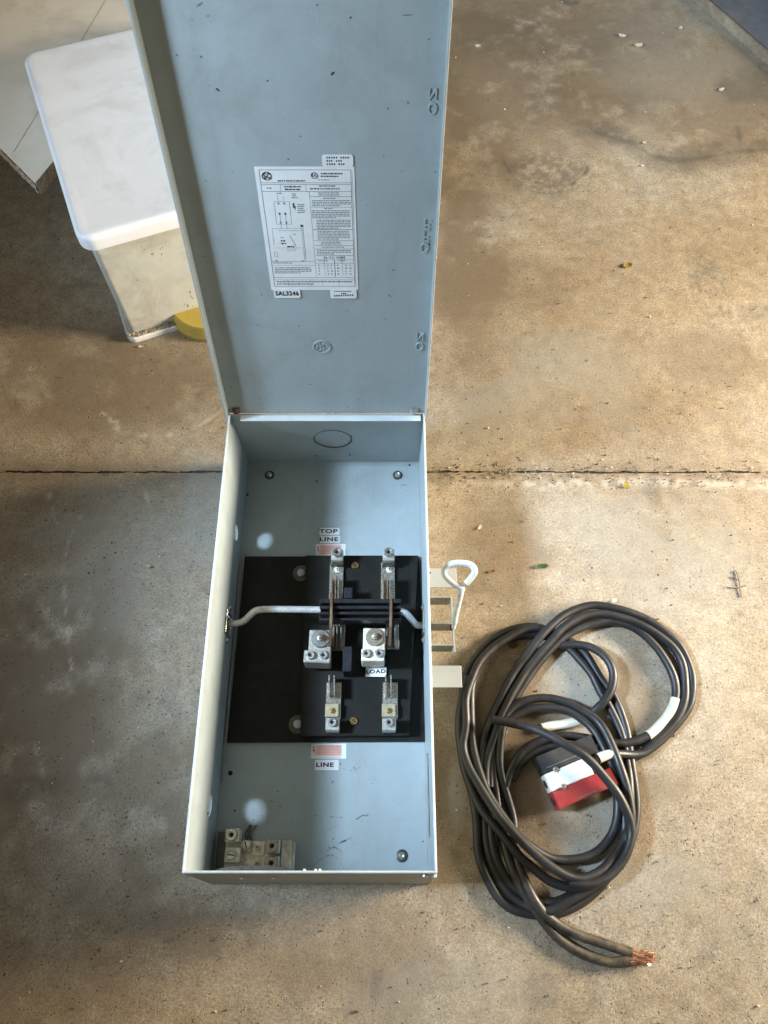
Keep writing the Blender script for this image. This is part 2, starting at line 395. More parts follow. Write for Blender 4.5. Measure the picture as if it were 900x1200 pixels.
def marks(x, y):
    n1 = fbm(x, y, 40, 3); n2 = fbm(x, y, 14, 11); n3 = fbm(x, y, 110, 21)
    dark = np.zeros_like(x); chalk = np.zeros_like(x); brown = np.zeros_like(x); grey = np.zeros_like(x)
    # tyre-like dark ring right of the lid
    c = P(640, 185); rr = np.hypot(x - c.x, (y - c.y))
    c2 = P(600, 185); r0 = (P(590, 185) - c).length
    lower = sm(.02, -.04, y - c.y)
    for k, (q, a) in enumerate(((1.0, .75), (.86, .5), (.72, .55), (1.15, .35))):
        dark = np.maximum(dark, a * np.exp(-((rr - r0 * q) / .006) ** 2) * lower * sm(.40, .60, n1))
    dark = np.maximum(dark, .45 * blob(x, y, 640, 200, 42, 24, 5) * sm(.35, .6, n3))
    # black smear in the upper right, with shadow line and case shade painted in
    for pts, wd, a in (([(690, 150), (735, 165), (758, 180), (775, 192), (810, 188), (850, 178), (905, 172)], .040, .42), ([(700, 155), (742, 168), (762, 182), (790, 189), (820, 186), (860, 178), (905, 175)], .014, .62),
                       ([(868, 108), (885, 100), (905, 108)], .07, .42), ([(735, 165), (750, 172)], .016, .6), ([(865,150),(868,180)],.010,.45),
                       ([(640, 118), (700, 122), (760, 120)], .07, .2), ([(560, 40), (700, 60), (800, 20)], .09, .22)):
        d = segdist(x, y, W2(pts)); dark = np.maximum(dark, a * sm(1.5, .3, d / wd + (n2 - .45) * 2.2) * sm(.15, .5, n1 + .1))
    for u, v, ru, rv, a in ((765, 572, 11, 16, .55), (520, 560, 14, 8, .5), (668, 1, 12, 6, .5), (636, 1160, 22, 22, .35), (824, 1122, 9, 10, .3), (858, 1180, 7, 6, .3), (440, 1150, 8, 26, .4),
                           (800, 1180, 6, 7, .3), (830, 310, 12, 24, .35), (815, 330, 8, 16, .3), (905, 365, 30, 10, .35), (40, 925, 30, 18, .25), (120, 915, 14, 10, .3), (610, 1000, 20, 30, .2)):
        dark = np.maximum(dark, a * blob(x, y, u, v, ru, rv, int(u)) * sm(.25, .6, n3))
    for k in range(5):   # rubbed rubber lines
        u = 805 + k * 9; d = segdist(x, y, W2([(u, 290), (u + 4, 330), (u + 16, 370)])); dark = np.maximum(dark, .28 * sm(.006, .001, d) * sm(.35, .6, n1))
    # pale scratches on the left
    for pts, wd, a in (([(58, 580), (70, 625)], .004, .8), ([(98, 597), (78, 640), (76, 652)], .004, .6), ([(74, 682), (79, 730), (84, 785)], .004, .9),
                       ([(120, 485), (140, 505), (175, 512), (215, 508), (245, 492), (262, 480)], .006, .75), ([(120, 485), (135, 495)], .006, .9), ([(160, 550), (178, 600), (182, 625)], .004, .7),
                       ([(40, 870), (52, 910)], .004, .5), ([(108, 940), (118, 975)], .003, .5), ([(80, 560), (120, 575), (170, 560)], .004, .3),
                       ([(700, 700), (720, 704)], .004, .6), ([(640, 430), (700, 480), (720, 510)], .006, .25), ([(730, 400), (780, 440)], .008, .2)):
        d = segdist(x, y, W2(pts)); chalk = np.maximum(chalk, a * .62 * sm(1.5, .2, d / (wd * .75) + (n1 - .45) * 2.0 + (n3 - .45) * 1.5) * sm(.36, .60, n3))
    # crumbled pale edge just in front of the joint
    d = (YJ - y); chalk = np.maximum(chalk, .55 * np.exp(-((d - .022 - .02 * (n2 - .45)) / .009) ** 2) * sm(.38, .6, n3) * sm(.05, .25, x))
    brown = np.maximum(brown, .55 * np.exp(-(d / .022) ** 2) * sm(.3, .6, n1))
    brown = np.maximum(brown, .5 * sm(.035, .0, np.abs(d)) * (x < -.2))
    for u, v, ru, rv, a in ((600, 640, 60, 60, .40), (560, 300, 50, 90, .6), (560, 440, 40, 60, .35), (650, 900, 55, 85, .7), (590, 860, 45, 60, .7), (745, 830, 26, 60, .55), (520, 950, 26, 90, .5),
                           (620, 960, 40, 50, .5), (760, 920, 50, 20, .45), (60, 620, 60, 60, .35), (50, 830, 120, 150, .7), (100, 720, 60, 60, .4), (640, 60, 150, 80, .6), (820, 100, 90, 70, .5), (400, 1120, 120, 50, .4), (180, 930, 60, 120, .5), (150, 1050, 120, 50, .35), (440, 1080, 110, 30, .35),
                           (250, 1090, 90, 30, .4), (700, 50, 120, 45, .45), (560, 100, 70, 100, .6), (700, 90, 190, 70, .5), (840, 420, 60, 30, .3), (740, 740, 20, 40, .3), (690, 720, 60, 16, .4), (460, 1130, 50, 60, .3),
                           (120, 440, 130, 60, .5), (620, 330, 60, 30, .3), (850, 1060, 60, 60, .15), (60, 1150, 90, 60, .35)):
        brown = np.maximum(brown, min(.92, a * 1.4) * blob(x, y, u, v, ru, rv, int(v)) * sm(.12, .55, n2 + (n1 - .45) * .6))  # real stains, plus shade painted brown on left, top right and beside box
    for u, v, ru, rv, a in ((690, 990, 50, 60, .75), (690, 790, 45, 45, .7), (760, 1040, 80, 40, .3), (150, 640, 70, 80, .4), (250, 600, 40, 60, .6), (535, 930, 10, 40, .8), (660, 440, 90, 60, .4), (560, 480, 70, 40, .4),
                           (700, 830, 30, 40, .6), (780, 640, 110, 60, .4), (800, 60, 110, 60, .3), (540, 1160, 120, 40, .4), (130, 620, 90, 20, .4)):
        grey = np.maximum(grey, a * blob(x, y, u, v, ru, rv, int(u + v), .5) * sm(.25, .6, n2 + .08))
    return dark, chalk, brown, grey
def slab(name, ys, side):
    core = np.arange(-1.12, 1.121, .0042)
    xs = np.concatenate([[-7, -4, -2.4, -1.6, -1.3], core, [1.3, 1.6, 2.4, 4, 7]])
    X, Y = np.meshgrid(xs, ys); nx, ny = len(xs), len(ys)
    jx = (fbm(xs, xs * 0, 45, 5 + side) - .45) * .005 + (fbm(xs, xs * 0, 260, 9 + side) - .45) * .0035
    j = 0 if side > 0 else ny - 1
    k2 = 1 if side > 0 else ny - 2
    Y = Y.copy(); Y[j] += jx; Y[k2] += jx * .6
    Z = (fbm(X, Y, 3, 31) - .45) * .0018
    edge = np.exp(-(np.abs(Y - YJ) / .006) ** 2); Z = Z - edge * .0016 * (.4 + fbm(X, Y, 120, 8))
    # bottom skirt row at the joint
    sk = np.stack([xs, Y[j] + side * .001, np.full(nx, -.030)], 1)
    V = np.stack([X.ravel(), Y.ravel(), Z.ravel()], 1); V = np.vstack([V, sk])
    i = np.arange(nx * ny).reshape(ny, nx); a = i[:-1, :-1].ravel(); b = i[:-1, 1:].ravel(); c = i[1:, 1:].ravel(); d = i[1:, :-1].ravel()
    Fq = np.stack([a, b, c, d], 1)
    s = nx * ny + np.arange(nx); r = i[j]
    if side > 0: Fs = np.stack([s[:-1], s[1:], r[1:], r[:-1]], 1)
    else: Fs = np.stack([r[:-1], r[1:], s[1:], s[:-1]], 1)
    Fq = np.vstack([Fq, Fs])
    me = bpy.data.meshes.new(name); me.vertices.add(len(V)); me.vertices.foreach_set('co', V.astype(np.float32).ravel())
    me.loops.add(Fq.size); me.loops.foreach_set('vertex_index', Fq.astype(np.int32).ravel())
    me.polygons.add(len(Fq)); me.polygons.foreach_set('loop_start', np.arange(0, Fq.size, 4, dtype=np.int32))
    me.update(calc_edges=True); me.polygons.foreach_set('use_smooth', [True] * len(Fq)); me.set_sharp_from_angle(angle=R(50))
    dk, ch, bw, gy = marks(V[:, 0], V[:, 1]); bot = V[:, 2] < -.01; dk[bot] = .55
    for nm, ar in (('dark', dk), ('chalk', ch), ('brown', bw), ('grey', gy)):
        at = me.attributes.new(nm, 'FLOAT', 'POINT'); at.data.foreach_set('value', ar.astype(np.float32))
    me.materials.append(M['concrete'])
    return link(name, me, None, (0, 0, 0), kind='structure')
yn = np.concatenate([[-7, -4, -2, -1, -.6], np.arange(-.35, YJ - .006, .0042), [YJ - .0017]])
yf = np.concatenate([[YJ + .0017], np.arange(YJ + .006, 2.15, .0042), [2.3, 2.6, 3.2, 4.5, 7]])
slab('floor_slab', yn, -1); slab('floor_slab', yf, 1)
bm = bmesh.new(); add_box(bm, (-7, YJ - .02, -.05), (7, YJ + .02, -.0065)); build('joint_filler', bm, 'dust', smooth=0, kind='structure')

# ------------------------------------------------------------------ the switch enclosure
sw = thing('safety_switch', 'open grey-blue steel electrical switch box lying on its back with its lid raised', 'electrical box', ((X0 + X1) / 2, (YTb + YBb) / 2, 0))
TK = .0018
def cut(me_bm_obj, cutters):
    pass
def plate_with_holes(name, bm, holes, mats, parent):
    """boolean real openings through a wall"""
    o = build(name, bm, mats, parent, 0)
    hb = bmesh.new()
    for kind, c, axis, s in holes:
        if kind == 'c': add_lathe(hb, Vector(c) - Vector(axis) * .02, axis, [(s, 0), (s, .04)], 28)
        else: add_box(hb, Vector(c) - Vector(s), Vector(c) + Vector(s))
    bmesh.ops.recalc_face_normals(hb, faces=hb.faces)
    hm = bpy.data.meshes.new('h'); hb.to_mesh(hm); hb.free(); ho = bpy.data.objects.new('h', hm); COL.objects.link(ho)
    md = o.modifiers.new('b', 'BOOLEAN'); md.object = ho; md.operation = 'DIFFERENCE'; md.solver = 'EXACT'
    dg = bpy.context.evaluated_depsgraph_get(); dg.update(); ne = bpy.data.meshes.new_from_object(o.evaluated_get(dg))
    o.modifiers.clear(); o.data = ne; bpy.data.objects.remove(ho)
    return o
# back panel
bm = bmesh.new(); add_box(bm, (X0 + .002, YBb + .002, .001), (X1 - .002, YTb - .002, .006)); build('back_panel', bm, 'enamel', sw, 0)
# side walls: quadrilateral outline because the ends flare a little
def side_outline(x): return [(x, YBb, .0005), (x, YTb, .0005), (x, YT, D), (x, YB, D)]
WD = Vector((-.92, -.06, 1.0))          # towards the window
spots = []
for (u, v, r) in ((310, 635, .0135), (299, 945, .0150)):
    s = P(u, v, .006); t = (X0 - s.x) / WD.x; spots.append((s + WD * t, r))
bm = bmesh.new(); add_prism(bm, side_outline(X0), (TK, 0, 0))
slotL = Vector((X0, .352, .056))
plate_with_holes('side_wall', bm, [('c', p, (1, 0, 0), r) for p, r in spots] + [('b', slotL, 0, (.02, .016, .012))], 'enamel', sw)
bm = bmesh.new(); add_prism(bm, side_outline(X1), (-TK, 0, 0))
slotR = Vector((X1, .352, .056)); 
plate_with_holes('side_wall', bm, [('b', slotR, 0, (.02, .02, .012))], 'enamel', sw)
# end walls
for yb, yt, s in ((YBb, YB, 1), (YTb, YT, -1)):
    bm = bmesh.new(); add_prism(bm, [(X0 + TK + .0002, yb, .0005), (X1 - TK - .0002, yb, .0005), (X1 - TK - .0002, yt, D), (X0 + TK + .0002, yt, D)], (0, s * TK, 0))
    e = build('end_wall', bm, 'enamel', sw, 0)
    if s < 0: top_wall = e
    else: bot_wall = e
# rolled rims
def rim(pts, wid, parent, mat='enamel_edge'):
    bm = bmesh.new(); add_tube(bm, pts, wid, 8); return build('rim', bm, mat, parent)
rim([(X0 + .001, YB, D), (X0 + .001, YT, D)], .0016, sw); rim([(X1 - .001, YB, D), (X1 - .001, YT, D)], .0016, sw)
rim([(X0, YB + .001, D), (X1, YB + .001, D)], .0016, sw)
bm = bmesh.new(); add_box(bm, (X0 + .018, YT - .0125, D - .0015), (X1 - .006, YT - .0021, D), .0004); build('top_flange', bm, 'enamel_edge', sw)
# weld dabs and screws in the front end wall
for u in (284, 321): 
    bm = bmesh.new(); c = P(u, 1030, .11); add_lathe(bm, (c.x, YB - .0055, .11), (0, -1, .1), [(.0034, 0), (.003, .0008), (0, .0014)], 12); build('weld_dab', bm, 'enamel_edge', bot_wall)
bm = bmesh.new(); add_lathe(bm, (X1 - .013, YB - .002, .155), (0, -1, .1), [(.0042, 0), (.0042, .002), (.0015, .0032), (0, .0032)], 14); build('rivet', bm, 'tin', bot_wall)
bm = bmesh.new(); add_box(bm, (X1 - .003, YB - .005, .005), (X1 + .0006, YB + .002, .165), .0004); build('corner_seam', bm, 'enamel_edge', bot_wall)
# curled lip of a half opened knock-out in the front wall
bm = bmesh.new(); cx_ = P(297, 1018, D).x; pts = [(cx_ - .048 * math.cos(math.pi * k / 16), YB + .0020 + .0062 * math.sin(math.pi * k / 16), D - .012) for k in range(17)]
add_prism(bm, pts, (0, 0, .0014), 0); build('knockout_edge', bm, 'darksteel', bot_wall)
for u in (358, 371, 376):
    bm = bmesh.new(); c = P(u, 1017, .16); add_lathe(bm, (c.x, YB + .003, D), (0, .2, 1), [(.0018, -.002), (.0016, .0006), (0, .0011)], 9); build('paint_chip', bm, 'white_scrap', bot_wall)
# knock-out rings stamped in the top wall
def ring(bm, c, axis, r, w, n=40):
    x, y, d = frame(axis); c = Vector(c)
    add_tube(bm, [c + (x * math.cos(2 * math.pi * k / n) + y * math.sin(2 * math.pi * k / n)) * r for k in range(n + 1)], w, 6, cap=False)
ta = Vector((0, YT - YTb, D)).normalized(); tn = Vector((0, -ta.z, ta.y))
tc = P(390, 517, 0); 
def on_top(u, v, off=.001):
    # point on inner face of the top wall
    r = ray(u, v); o = Vector((0, 0, CAM_H)); q = Vector((0, YT - TK, D)); t = (q - o).dot(tn) / r.dot(tn); return o + r * t + tn * off
for (rr_) in (.0305,):
    bm = bmesh.new(); x_, y_, d_ = frame(tn); c_ = on_top(390, 514); side = 1 if (y_.z < 0) else -1
    add_tube(bm, [c_ + (x_ * math.cos(a) + y_ * side * math.sin(a)) * rr_ for a in np.linspace(-.25, math.pi + .25, 30)], .0009, 6); build('knockout', bm, 'darksteel', top_wall)
    bm = bmesh.new(); add_tube(bm, [c_ + (x_ * math.cos(a) + y_ * side * math.sin(a)) * rr_ for a in np.linspace(math.pi + .4, 2 * math.pi - .4, 20)], .0006, 6); build('knockout', bm, 'scuffgrey', top_wall)
for u, v in ((368, 512), (411, 511), (371, 534), (410, 533)):
    bm = bmesh.new(); add_lathe(bm, on_top(u, v, 0), tn, [(.002, 0), (.0016, .0008), (0, .0009)], 8); build('knockout_tab', bm, 'darksteel', top_wall)

# ------------------------------------------------------------------ fasteners
def screw_mesh(kind, r, h, mat, mat2='hole'):
    bm = bmesh.new()
    if kind == 'socket':       # set screw in a collar, hexagon well
        add_lathe(bm, (0, 0, 0), (0, 0, 1), [(r, 0), (r, h * .8), (r * .9, h), (r * .62, h), (r * .58, h * .62), (0, h * .62)], 22, 0, False)
        add_lathe(bm, (0, 0, h * .6), (0, 0, 1), [(r * .46, h * .1), (r * .40, h * .25)], 6, 0, False)
        add_lathe(bm, (0, 0, h * .63), (0, 0, 1), [(r * .40, .00), (0, .0001)], 6, 1, False)
    elif kind == 'dome':
        add_lathe(bm, (0, 0, 0), (0, 0, 1), [(r * 1.5, 0), (r * 1.5, h * .15), (r * 1.1, h * .3), (r * .9, h * .3)], 24, 1, False)
        add_lathe(bm, (0, 0, 0), (0, 0, 1), [(r * .9, h * .3), (r * .85, h * .6), (r * .5, h), (r * .25, h * .8), (0, h * .78)], 20, 0, False)
    elif kind == 'pan':
        add_lathe(bm, (0, 0, 0), (0, 0, 1), [(r * 1.45, 0), (r * 1.45, h * .2), (r, h * .22), (r * .95, h * .6), (r * .7, h * .9), (0, h)], 20, 0, False)
        for a in (0, 90): add_box(bm, (-r * .62, -r * .11, h * .80), (r * .62, r * .11, h * 1.02), 0, 1, Matrix.Rotation(R(a + 25), 4, 'Z'))
    elif kind == 'slot':
        add_lathe(bm, (0, 0, 0), (0, 0, 1), [(r, 0), (r, h * .7), (r * .85, h), (0, h)], 20, 0, False)
        add_box(bm, (-r * .8, -r * .12, h * .9), (r * .8, r * .12, h * 1.04), 0, 1, Matrix.Rotation(R(60), 4, 'Z'))
    elif kind == 'bolt':       # big washer with domed stud
        add_lathe(bm, (0, 0, 0), (0, 0, 1), [(r, 0), (r, h * .2), (r * .93, h * .28), (r * .60, h * .30), (r * .56, h * .34), (r * .40, h * .34), (r * .38, h * .62), (r * .24, h * .66), (r * .24, h * .95), (r * .15, h), (0, h)], 30, 0, False)
    return finish(bm, [mat, mat2], 40)
def put(me, name, parent, u, v, z, rot=0, **k):
    return link(name, me, parent, P(u, v, z), (0, 0, rot), **k)
pan = screw_mesh('dome', .0056, .005, 'tin', 'darksteel'); panS = screw_mesh('pan', .0030, .003, 'brass')
sockM = screw_mesh('socket', .0062, .006, 'steel'); sockB = screw_mesh('socket', .0078, .008, 'tin')
brass = screw_mesh('slot', .0058, .003, 'brass'); boltM = screw_mesh('bolt', .0135, .016, 'boltgrey'); slotM = screw_mesh('slot', .0062, .004, 'alu_dirty')
domeM = screw_mesh('pan', .0042, .0045, 'alu_dirty')
bk = [o for o in sw.children if o.name.startswith('back_panel')][0]
for u, v in ((316, 557), (466, 557), (471, 1003)): put(pan, 'mounting_screw', bk, u, v, .006, random.random())
bm = bmesh.new(); c = P(270, 906, .0062); add_lathe(bm, c, (0, 0, 1), [(.0034, 0), (.0034, .0003), (0, .0004)], 14); build('drilled_hole', bm, 'hole', bk)
for u, v, r in ((275, 950, .0015), (371, 564, .0016), (290, 580, .002), (480, 545, .002)):
    bm = bmesh.new(); c = P(u, v, .0062); add_lathe(bm, c, (0, 0, 1), [(r, 0), (r, .0002), (0, .0003)], 8); build('small_pit', bm, 'hole', bk)
# scuffs on the back panel: thin crescents of rubbed dirt
def scuff(pts, w, parent, mat='dust', z=.0064):
    bm = bmesh.new(); q = catmull([P(u, v, z) for u, v in pts], .0022); n = len(q); row = []
    for i, p in enumerate(q):
        d = (q[min(i + 1, n - 1)] - q[max(i - 1, 0)]).normalized(); s = Vector((-d.y, d.x, 0)); k = w * .8 * math.sin(math.pi * (i + .3) / (n + .3)) * (.15 + 1.3 * random.random() ** 2)
        row.append((bm.verts.new(p + s * k), bm.verts.new(p - s * k)))
    for a, b in zip(row, row[1:]):
        if random.random() < .8 or len(row) < 5: bm.faces.new((a[0], a[1], b[1], b[0]))
    return build('scuff', bm, mat, parent, 0)
for pts, w in (([(361, 1019), (375, 1008), (388, 1002), (399, 1011), (404, 1020)], .0008), ([(380, 999), (392, 993), (402, 1000)], .0010), ([(393, 990), (402, 986), (412, 981)], .0012), ([(415, 962), (424, 956), (432, 955)], .0014),
               ([(353, 943), (360, 938), (363, 938)], .0014), ([(365, 955), (385, 957), (405, 958)], .0006), ([(432, 912), (436, 919), (439, 912)], .0007), ([(400, 900), (412, 903), (423, 898)], .0006), ([(388, 918), (391, 915)], .0009),
               ([(402, 988), (410, 983), (416, 990)], .0007), ([(469, 570), (474, 568), (478, 569)], .0018), ([(361, 595), (369, 598), (376, 589)], .0006), ([(310, 938), (330, 941)], .0006), ([(375, 975), (390, 970), (405, 965)], .0005)):
    scuff(pts, w * (1.4 if w < .0011 else .8), bk, 'scuffgrey' if w < .0011 else 'darksteel')

# ------------------------------------------------------------------ lid
W0, W1, LL = X0 - .0012, X1 + .0012, .640
lid_o = lidw((W0 + W1) / 2, 0)
bm = bmesh.new()
def lbox(bm, x0, x1, s0, s1, h0, h1, bev=0, mi=0):
    mt = Matrix(((1, 0, 0, LO.x), (0, LE.y, LN.y, LO.y), (0, LE.z, LN.z, LO.z), (0, 0, 0, 1)))
    add_box(bm, (x0, s0, h0), (x1, s1, h1), bev, mi, mt)
lbox(bm, W0, W1, .0, LL, -.0016, 0); 
lid = build('lid', bm, 'enamel', sw, 0, label='raised grey-blue lid with a printed diagram label and ON OFF relief')
for x0, x1 in ((W0, W0 + .0016), (W1 - .0016, W1)):
    bm = bmesh.new(); lbox(bm, x0, x1, .004, LL - .002, .0002, .019); build('lid_flange', bm, 'enamel', lid, 0)
    bm = bmesh.new(); lbox(bm, x0 - .0004, x1 + .0004, .004, LL - .002, .0190, .0202, .0003); build('flange_edge', bm, 'enamel_edge' if x0 > 0 else 'enamel', lid)
bm = bmesh.new(); lbox(bm, W0 + .0018, W1 - .0018, LL - .0018, LL - .0002, .0002, .019); build('lid_flange', bm, 'enamel', lid, 0)
# hinge brackets
for u, s in ((277, -1), (485, 1)):
    x, q = lidp(u, 480)
    bm = bmesh.new(); lbox(bm, x - .006, x + .006, .001, .012, .0004, .0026, .0006); build('hinge_plate', bm, 'rust' if s < 0 else 'tin', lid)
    bm = bmesh.new(); c = lidw(x, .007, .0026); add_lathe(bm, c, LN, [(.0048, 0), (.0048, .003), (.003, .0042), (0, .0042)], 6 if s > 0 else 12); build('hinge_bolt', bm, 'tin' if s > 0 else 'rust', lid)
    bm = bmesh.new(); xx = X0 - .0026 if s < 0 else X1 + .0012
    add_tube(bm, [(xx + .0008, YT - .004, D - .012), (xx + .0008, YT, D + .012)], .0022, 8); build('hinge_pin', bm, 'rust', sw)
# relief letters, flipped top to bottom because the lid is turned over
def relief(ch, u, v, hpx, wpx, bold=.0003):
    x, s = lidp(u, v); a = lidp(u, v - hpx / 2); b = lidp(u, v + hpx / 2); H = a[1] - b[1]; Wd = lidp(u + wpx / 2, v)[0] - lidp(u - wpx / 2, v)[0]
    bm = bmesh.new(); size = H / .69
    text_mesh(bm, ch, lidw(x, s, .0001), EX, -LE, LN, size, .0015, bold=bold, sx=Wd / (size * (.62 if ch != 'F' else .5)))
    build('relief_letter', bm, 'embossed', lid, 0)
for ch, u, v, h, wd in (('N', 507, 109, 13, 9), ('O', 506.5, 126, 14, 9), ('F', 499.5, 262, 12, 9.5), ('F', 498.5, 276, 12, 9.5), ('O', 497.5, 289, 11, 8), ('N', 492, 394, 9, 8), ('O', 491.5, 405, 9, 8)):
    relief(ch, u, v, h, wd)
# stamped round monogram in relief, turned over like the rest
def monogram(bm, cx, cs, r, h, wd, flip=1, proj=None):
    pr = proj or (lambda a, b: lidw(a, b, h))
    add_tube(bm, [pr(cx + r * math.cos(a), cs + r * math.sin(a) * .92) for a in np.linspace(0, 2 * math.pi, 33)], wd, 6, cap=False)
    def cur(pts): add_tube(bm, catmull([pr(cx + x * r, cs + flip * y * r * .92) for x, y in pts], r * .12), wd * .85, 5)
    cur([(-.15, .45), (-.32, .62), (-.55, .50), (-.62, .15), (-.50, -.20), (-.25, -.22), (-.12, .05), (-.28, .12)])      # G
    cur([(-.12, .05), (-.15, -.35), (-.38, -.62), (-.60, -.48), (-.35, -.25), (.0, -.12)])
    cur([(.62, .35), (.45, .60), (.22, .50), (.18, .22), (.36, .10), (.20, .05), (.08, -.22), (.22, -.52), (.50, -.48), (.68, -.18)])  # E
    for k in range(4):
        a0 = math.pi / 2 * k + .35
        cur([(.92 * math.cos(a0 + t), .92 * math.sin(a0 + t)) if t < .8 else (.74 * math.cos(a0 + t), .74 * math.sin(a0 + t)) for t in (0, .3, .6, .9)])
x, s = lidp(377.5, 406); bm = bmesh.new(); monogram(bm, x, s, .0118, .0003, .0009, -1); build('stamped_monogram', bm, 'embossed', lid)
# little knocks in the lid paint
rl = random.Random(11)
for (u, v, du, dv, wd) in ((230, 8, 8, -6, .0010), (253, 103, 4, 4, .0014), (387, 88, 5, -4, .0014), (313, 94, 1, 1, .0016), (371, 5, 1, 1, .0016), (410, 20, 1.5, 1, .0014), (470, 18, 14, -1, .0007), (501, 46, 3, 0, .0012), (478, 118, 0, 4, .0008), (243, 18, 1.2, 1, .0012), (412, 395, 1.2, 1, .0012), (300, 380, 5, 2, .0009),
                         (245, 100, 1.2, 1, .001), (224, 22, 1.3, 1, .001), (455, 345, 3, 3, .001), (360, 450, 6, 1, .0008), (440, 440, 1.5, 1, .0012), (320, 300, 1, 1, .001), (470, 200, 1, 1.4, .001), (340, 140, 1, 1, .001), (430, 240, 1.2, 1, .001), (510, 200, 1, 3, .0012), (506, 258, 1, 2, .0012), (503, 285, .6, 2, .0014)):
    a = lidp(u, v); b = lidp(u + du, v + dv); A2 = Vector(a); B2 = Vector(b); dd = (B2 - A2); pp = Vector((-dd.y, dd.x)).normalized() * wd
    bm = bmesh.new(); n_ = 5; up = [A2 + dd * k / n_ + pp * math.sin(math.pi * (k + .2) / (n_ + .4)) * rl.uniform(.5, 1) for k in range(n_ + 1)]; dn = [A2 + dd * k / n_ - pp * math.sin(math.pi * (k + .2) / (n_ + .4)) * rl.uniform(.5, 1) for k in range(n_ + 1)]
    for k in range(n_): add_poly(bm, [lidw(*q, .0003) for q in (up[k], up[k + 1], dn[k + 1], dn[k])])
    build('paint_knock', bm, 'scuffgrey' if wd < .0013 else 'darksteel', lid, 0)
# the big printed label
TLc, TRc, BRc, BLc = lidp(297, 195), lidp(415.5, 195), lidp(419.7, 339.5), lidp(318.7, 339.5)
lx0 = (TLc[0] + BLc[0]) / 2; lx1 = (TRc[0] + BRc[0]) / 2; ls1 = TLc[1]; ls0 = BLc[1]; LW = lx1 - lx0; LH = ls1 - ls0
bm = bmesh.new(); lbox(bm, lx0, lx1, ls0, ls1, .0002, .0006); build('printed_label', bm, 'label', lid, 0)
def LP(a, b, h=.00075): return lidw(lx0 + a * LW, ls1 - b * LH, h)
bm = bmesh.new(); PX = LW / 116.0
def lq(a0, b0, a1, b1, mi=0): add_poly(bm, [LP(a0, b1), LP(a1, b1), LP(a1, b0), LP(a0, b0)], mi)
def hl(b, a0, a1, w=.0028, mi=0): lq(a0, b - w / 2, a1, b + w / 2, mi)
def vl(a, b0, b1, w=.004, mi=0): lq(a - w / 2, b0, a + w / 2, b1, mi)
def words(a0, b0, a1, b1, n, mi=1, centre=False, dens=.8):
    p = (b1 - b0) / n
    for k in range(n):
        y0 = b0 + p * k + p * .22; y1 = y0 + p * .5; end = a1 if (k < n - 1) else a0 + (a1 - a0) * random.uniform(.4, .9); x = a0
        if centre: q = random.uniform(.0, .15) * (a1 - a0); x += q; end = a1 - q
        while x < end - .01:
            wdt = random.uniform(.012, .045); x2 = min(end, x + wdt)
            lq(x, y0, x2, y1, mi); x = x2 + .007
fr0, fr1 = .045, .962
for b_ in (.022, .115, .128, .178, .965): hl(b_, fr0, fr1)
vl(fr0, .022, .965); vl(fr1, .022, .965); vl(.975, .03, .97, .003, 1)
vl(.50, .128, .178, .003, 0); vl(.24, .128, .178, .003, 1); vl(.53, .178, .77, .003, 1)
words(.19, .092, .53, .110, 1, 0, True); words(.66, .040, .88, .078, 2, 0); words(.63, .088, .86, .100, 1, 1)
words(.10, .145, .2, .163, 1, 1); words(.28, .134, .45, .174, 2, 0, True); words(.62, .130, .82, .148, 1, 1, True); words(.54, .150, .94, .168, 1, 0)
words(.58, .182, .88, .212, 2, 1, True); hl(.217, .53, fr1)
words(.66, .222, .80, .238, 1, 1, True); words(.55, .240, .95, .292, 4); hl(.297, .53, fr1, .002)
words(.67, .300, .80, .314, 1, 1); words(.54, .318, .94, .386, 5); words(.58, .392, .94, .470, 6); hl(.474, .54, fr1, .004)
words(.58, .482, .93, .558, 6); hl(.565, .54, fr1); words(.58, .570, .86, .600, 2, 1, True); hl(.606, .54, fr1); words(.60, .612, .88, .626, 1, 1, True); hl(.634, .54, fr1)
words(.56, .640, .93, .684, 3); hl(.690, .54, fr1)
text_mesh(bm, 'AL-CU WIRE', LP(.745, .708), EX, LE, LN, LH * .026, .0001)
for b_ in (.726, .757): hl(b_, .53, fr1, .0022)
words(.57, .730, .70, .742, 1, 1); words(.80, .730, .92, .742, 1, 1)
vl(.745, .726, .875, .006); 
for a_ in (.53, .63, .83): vl(a_, .726, .875, .003, 1)
for k in range(4):
    for a_ in (.56, .66, .70, .77, .86, .91): words(a_, .765 + k * .026, a_ + .03, .785 + k * .026, 1)
hl(.742, fr0, .53, .0022); words(.06, .748, .50, .762, 1); hl(.775, fr0, .53, .002); words(.07, .790, .48, .850, 4); hl(.885, fr0, fr1); hl(.905, fr0, fr1, .002)
words(.07, .912, .93, .955, 2, 1, False); 
for a_ in (.2, .33, .46, .6, .78): vl(a_, .905, .965, .003, 1)
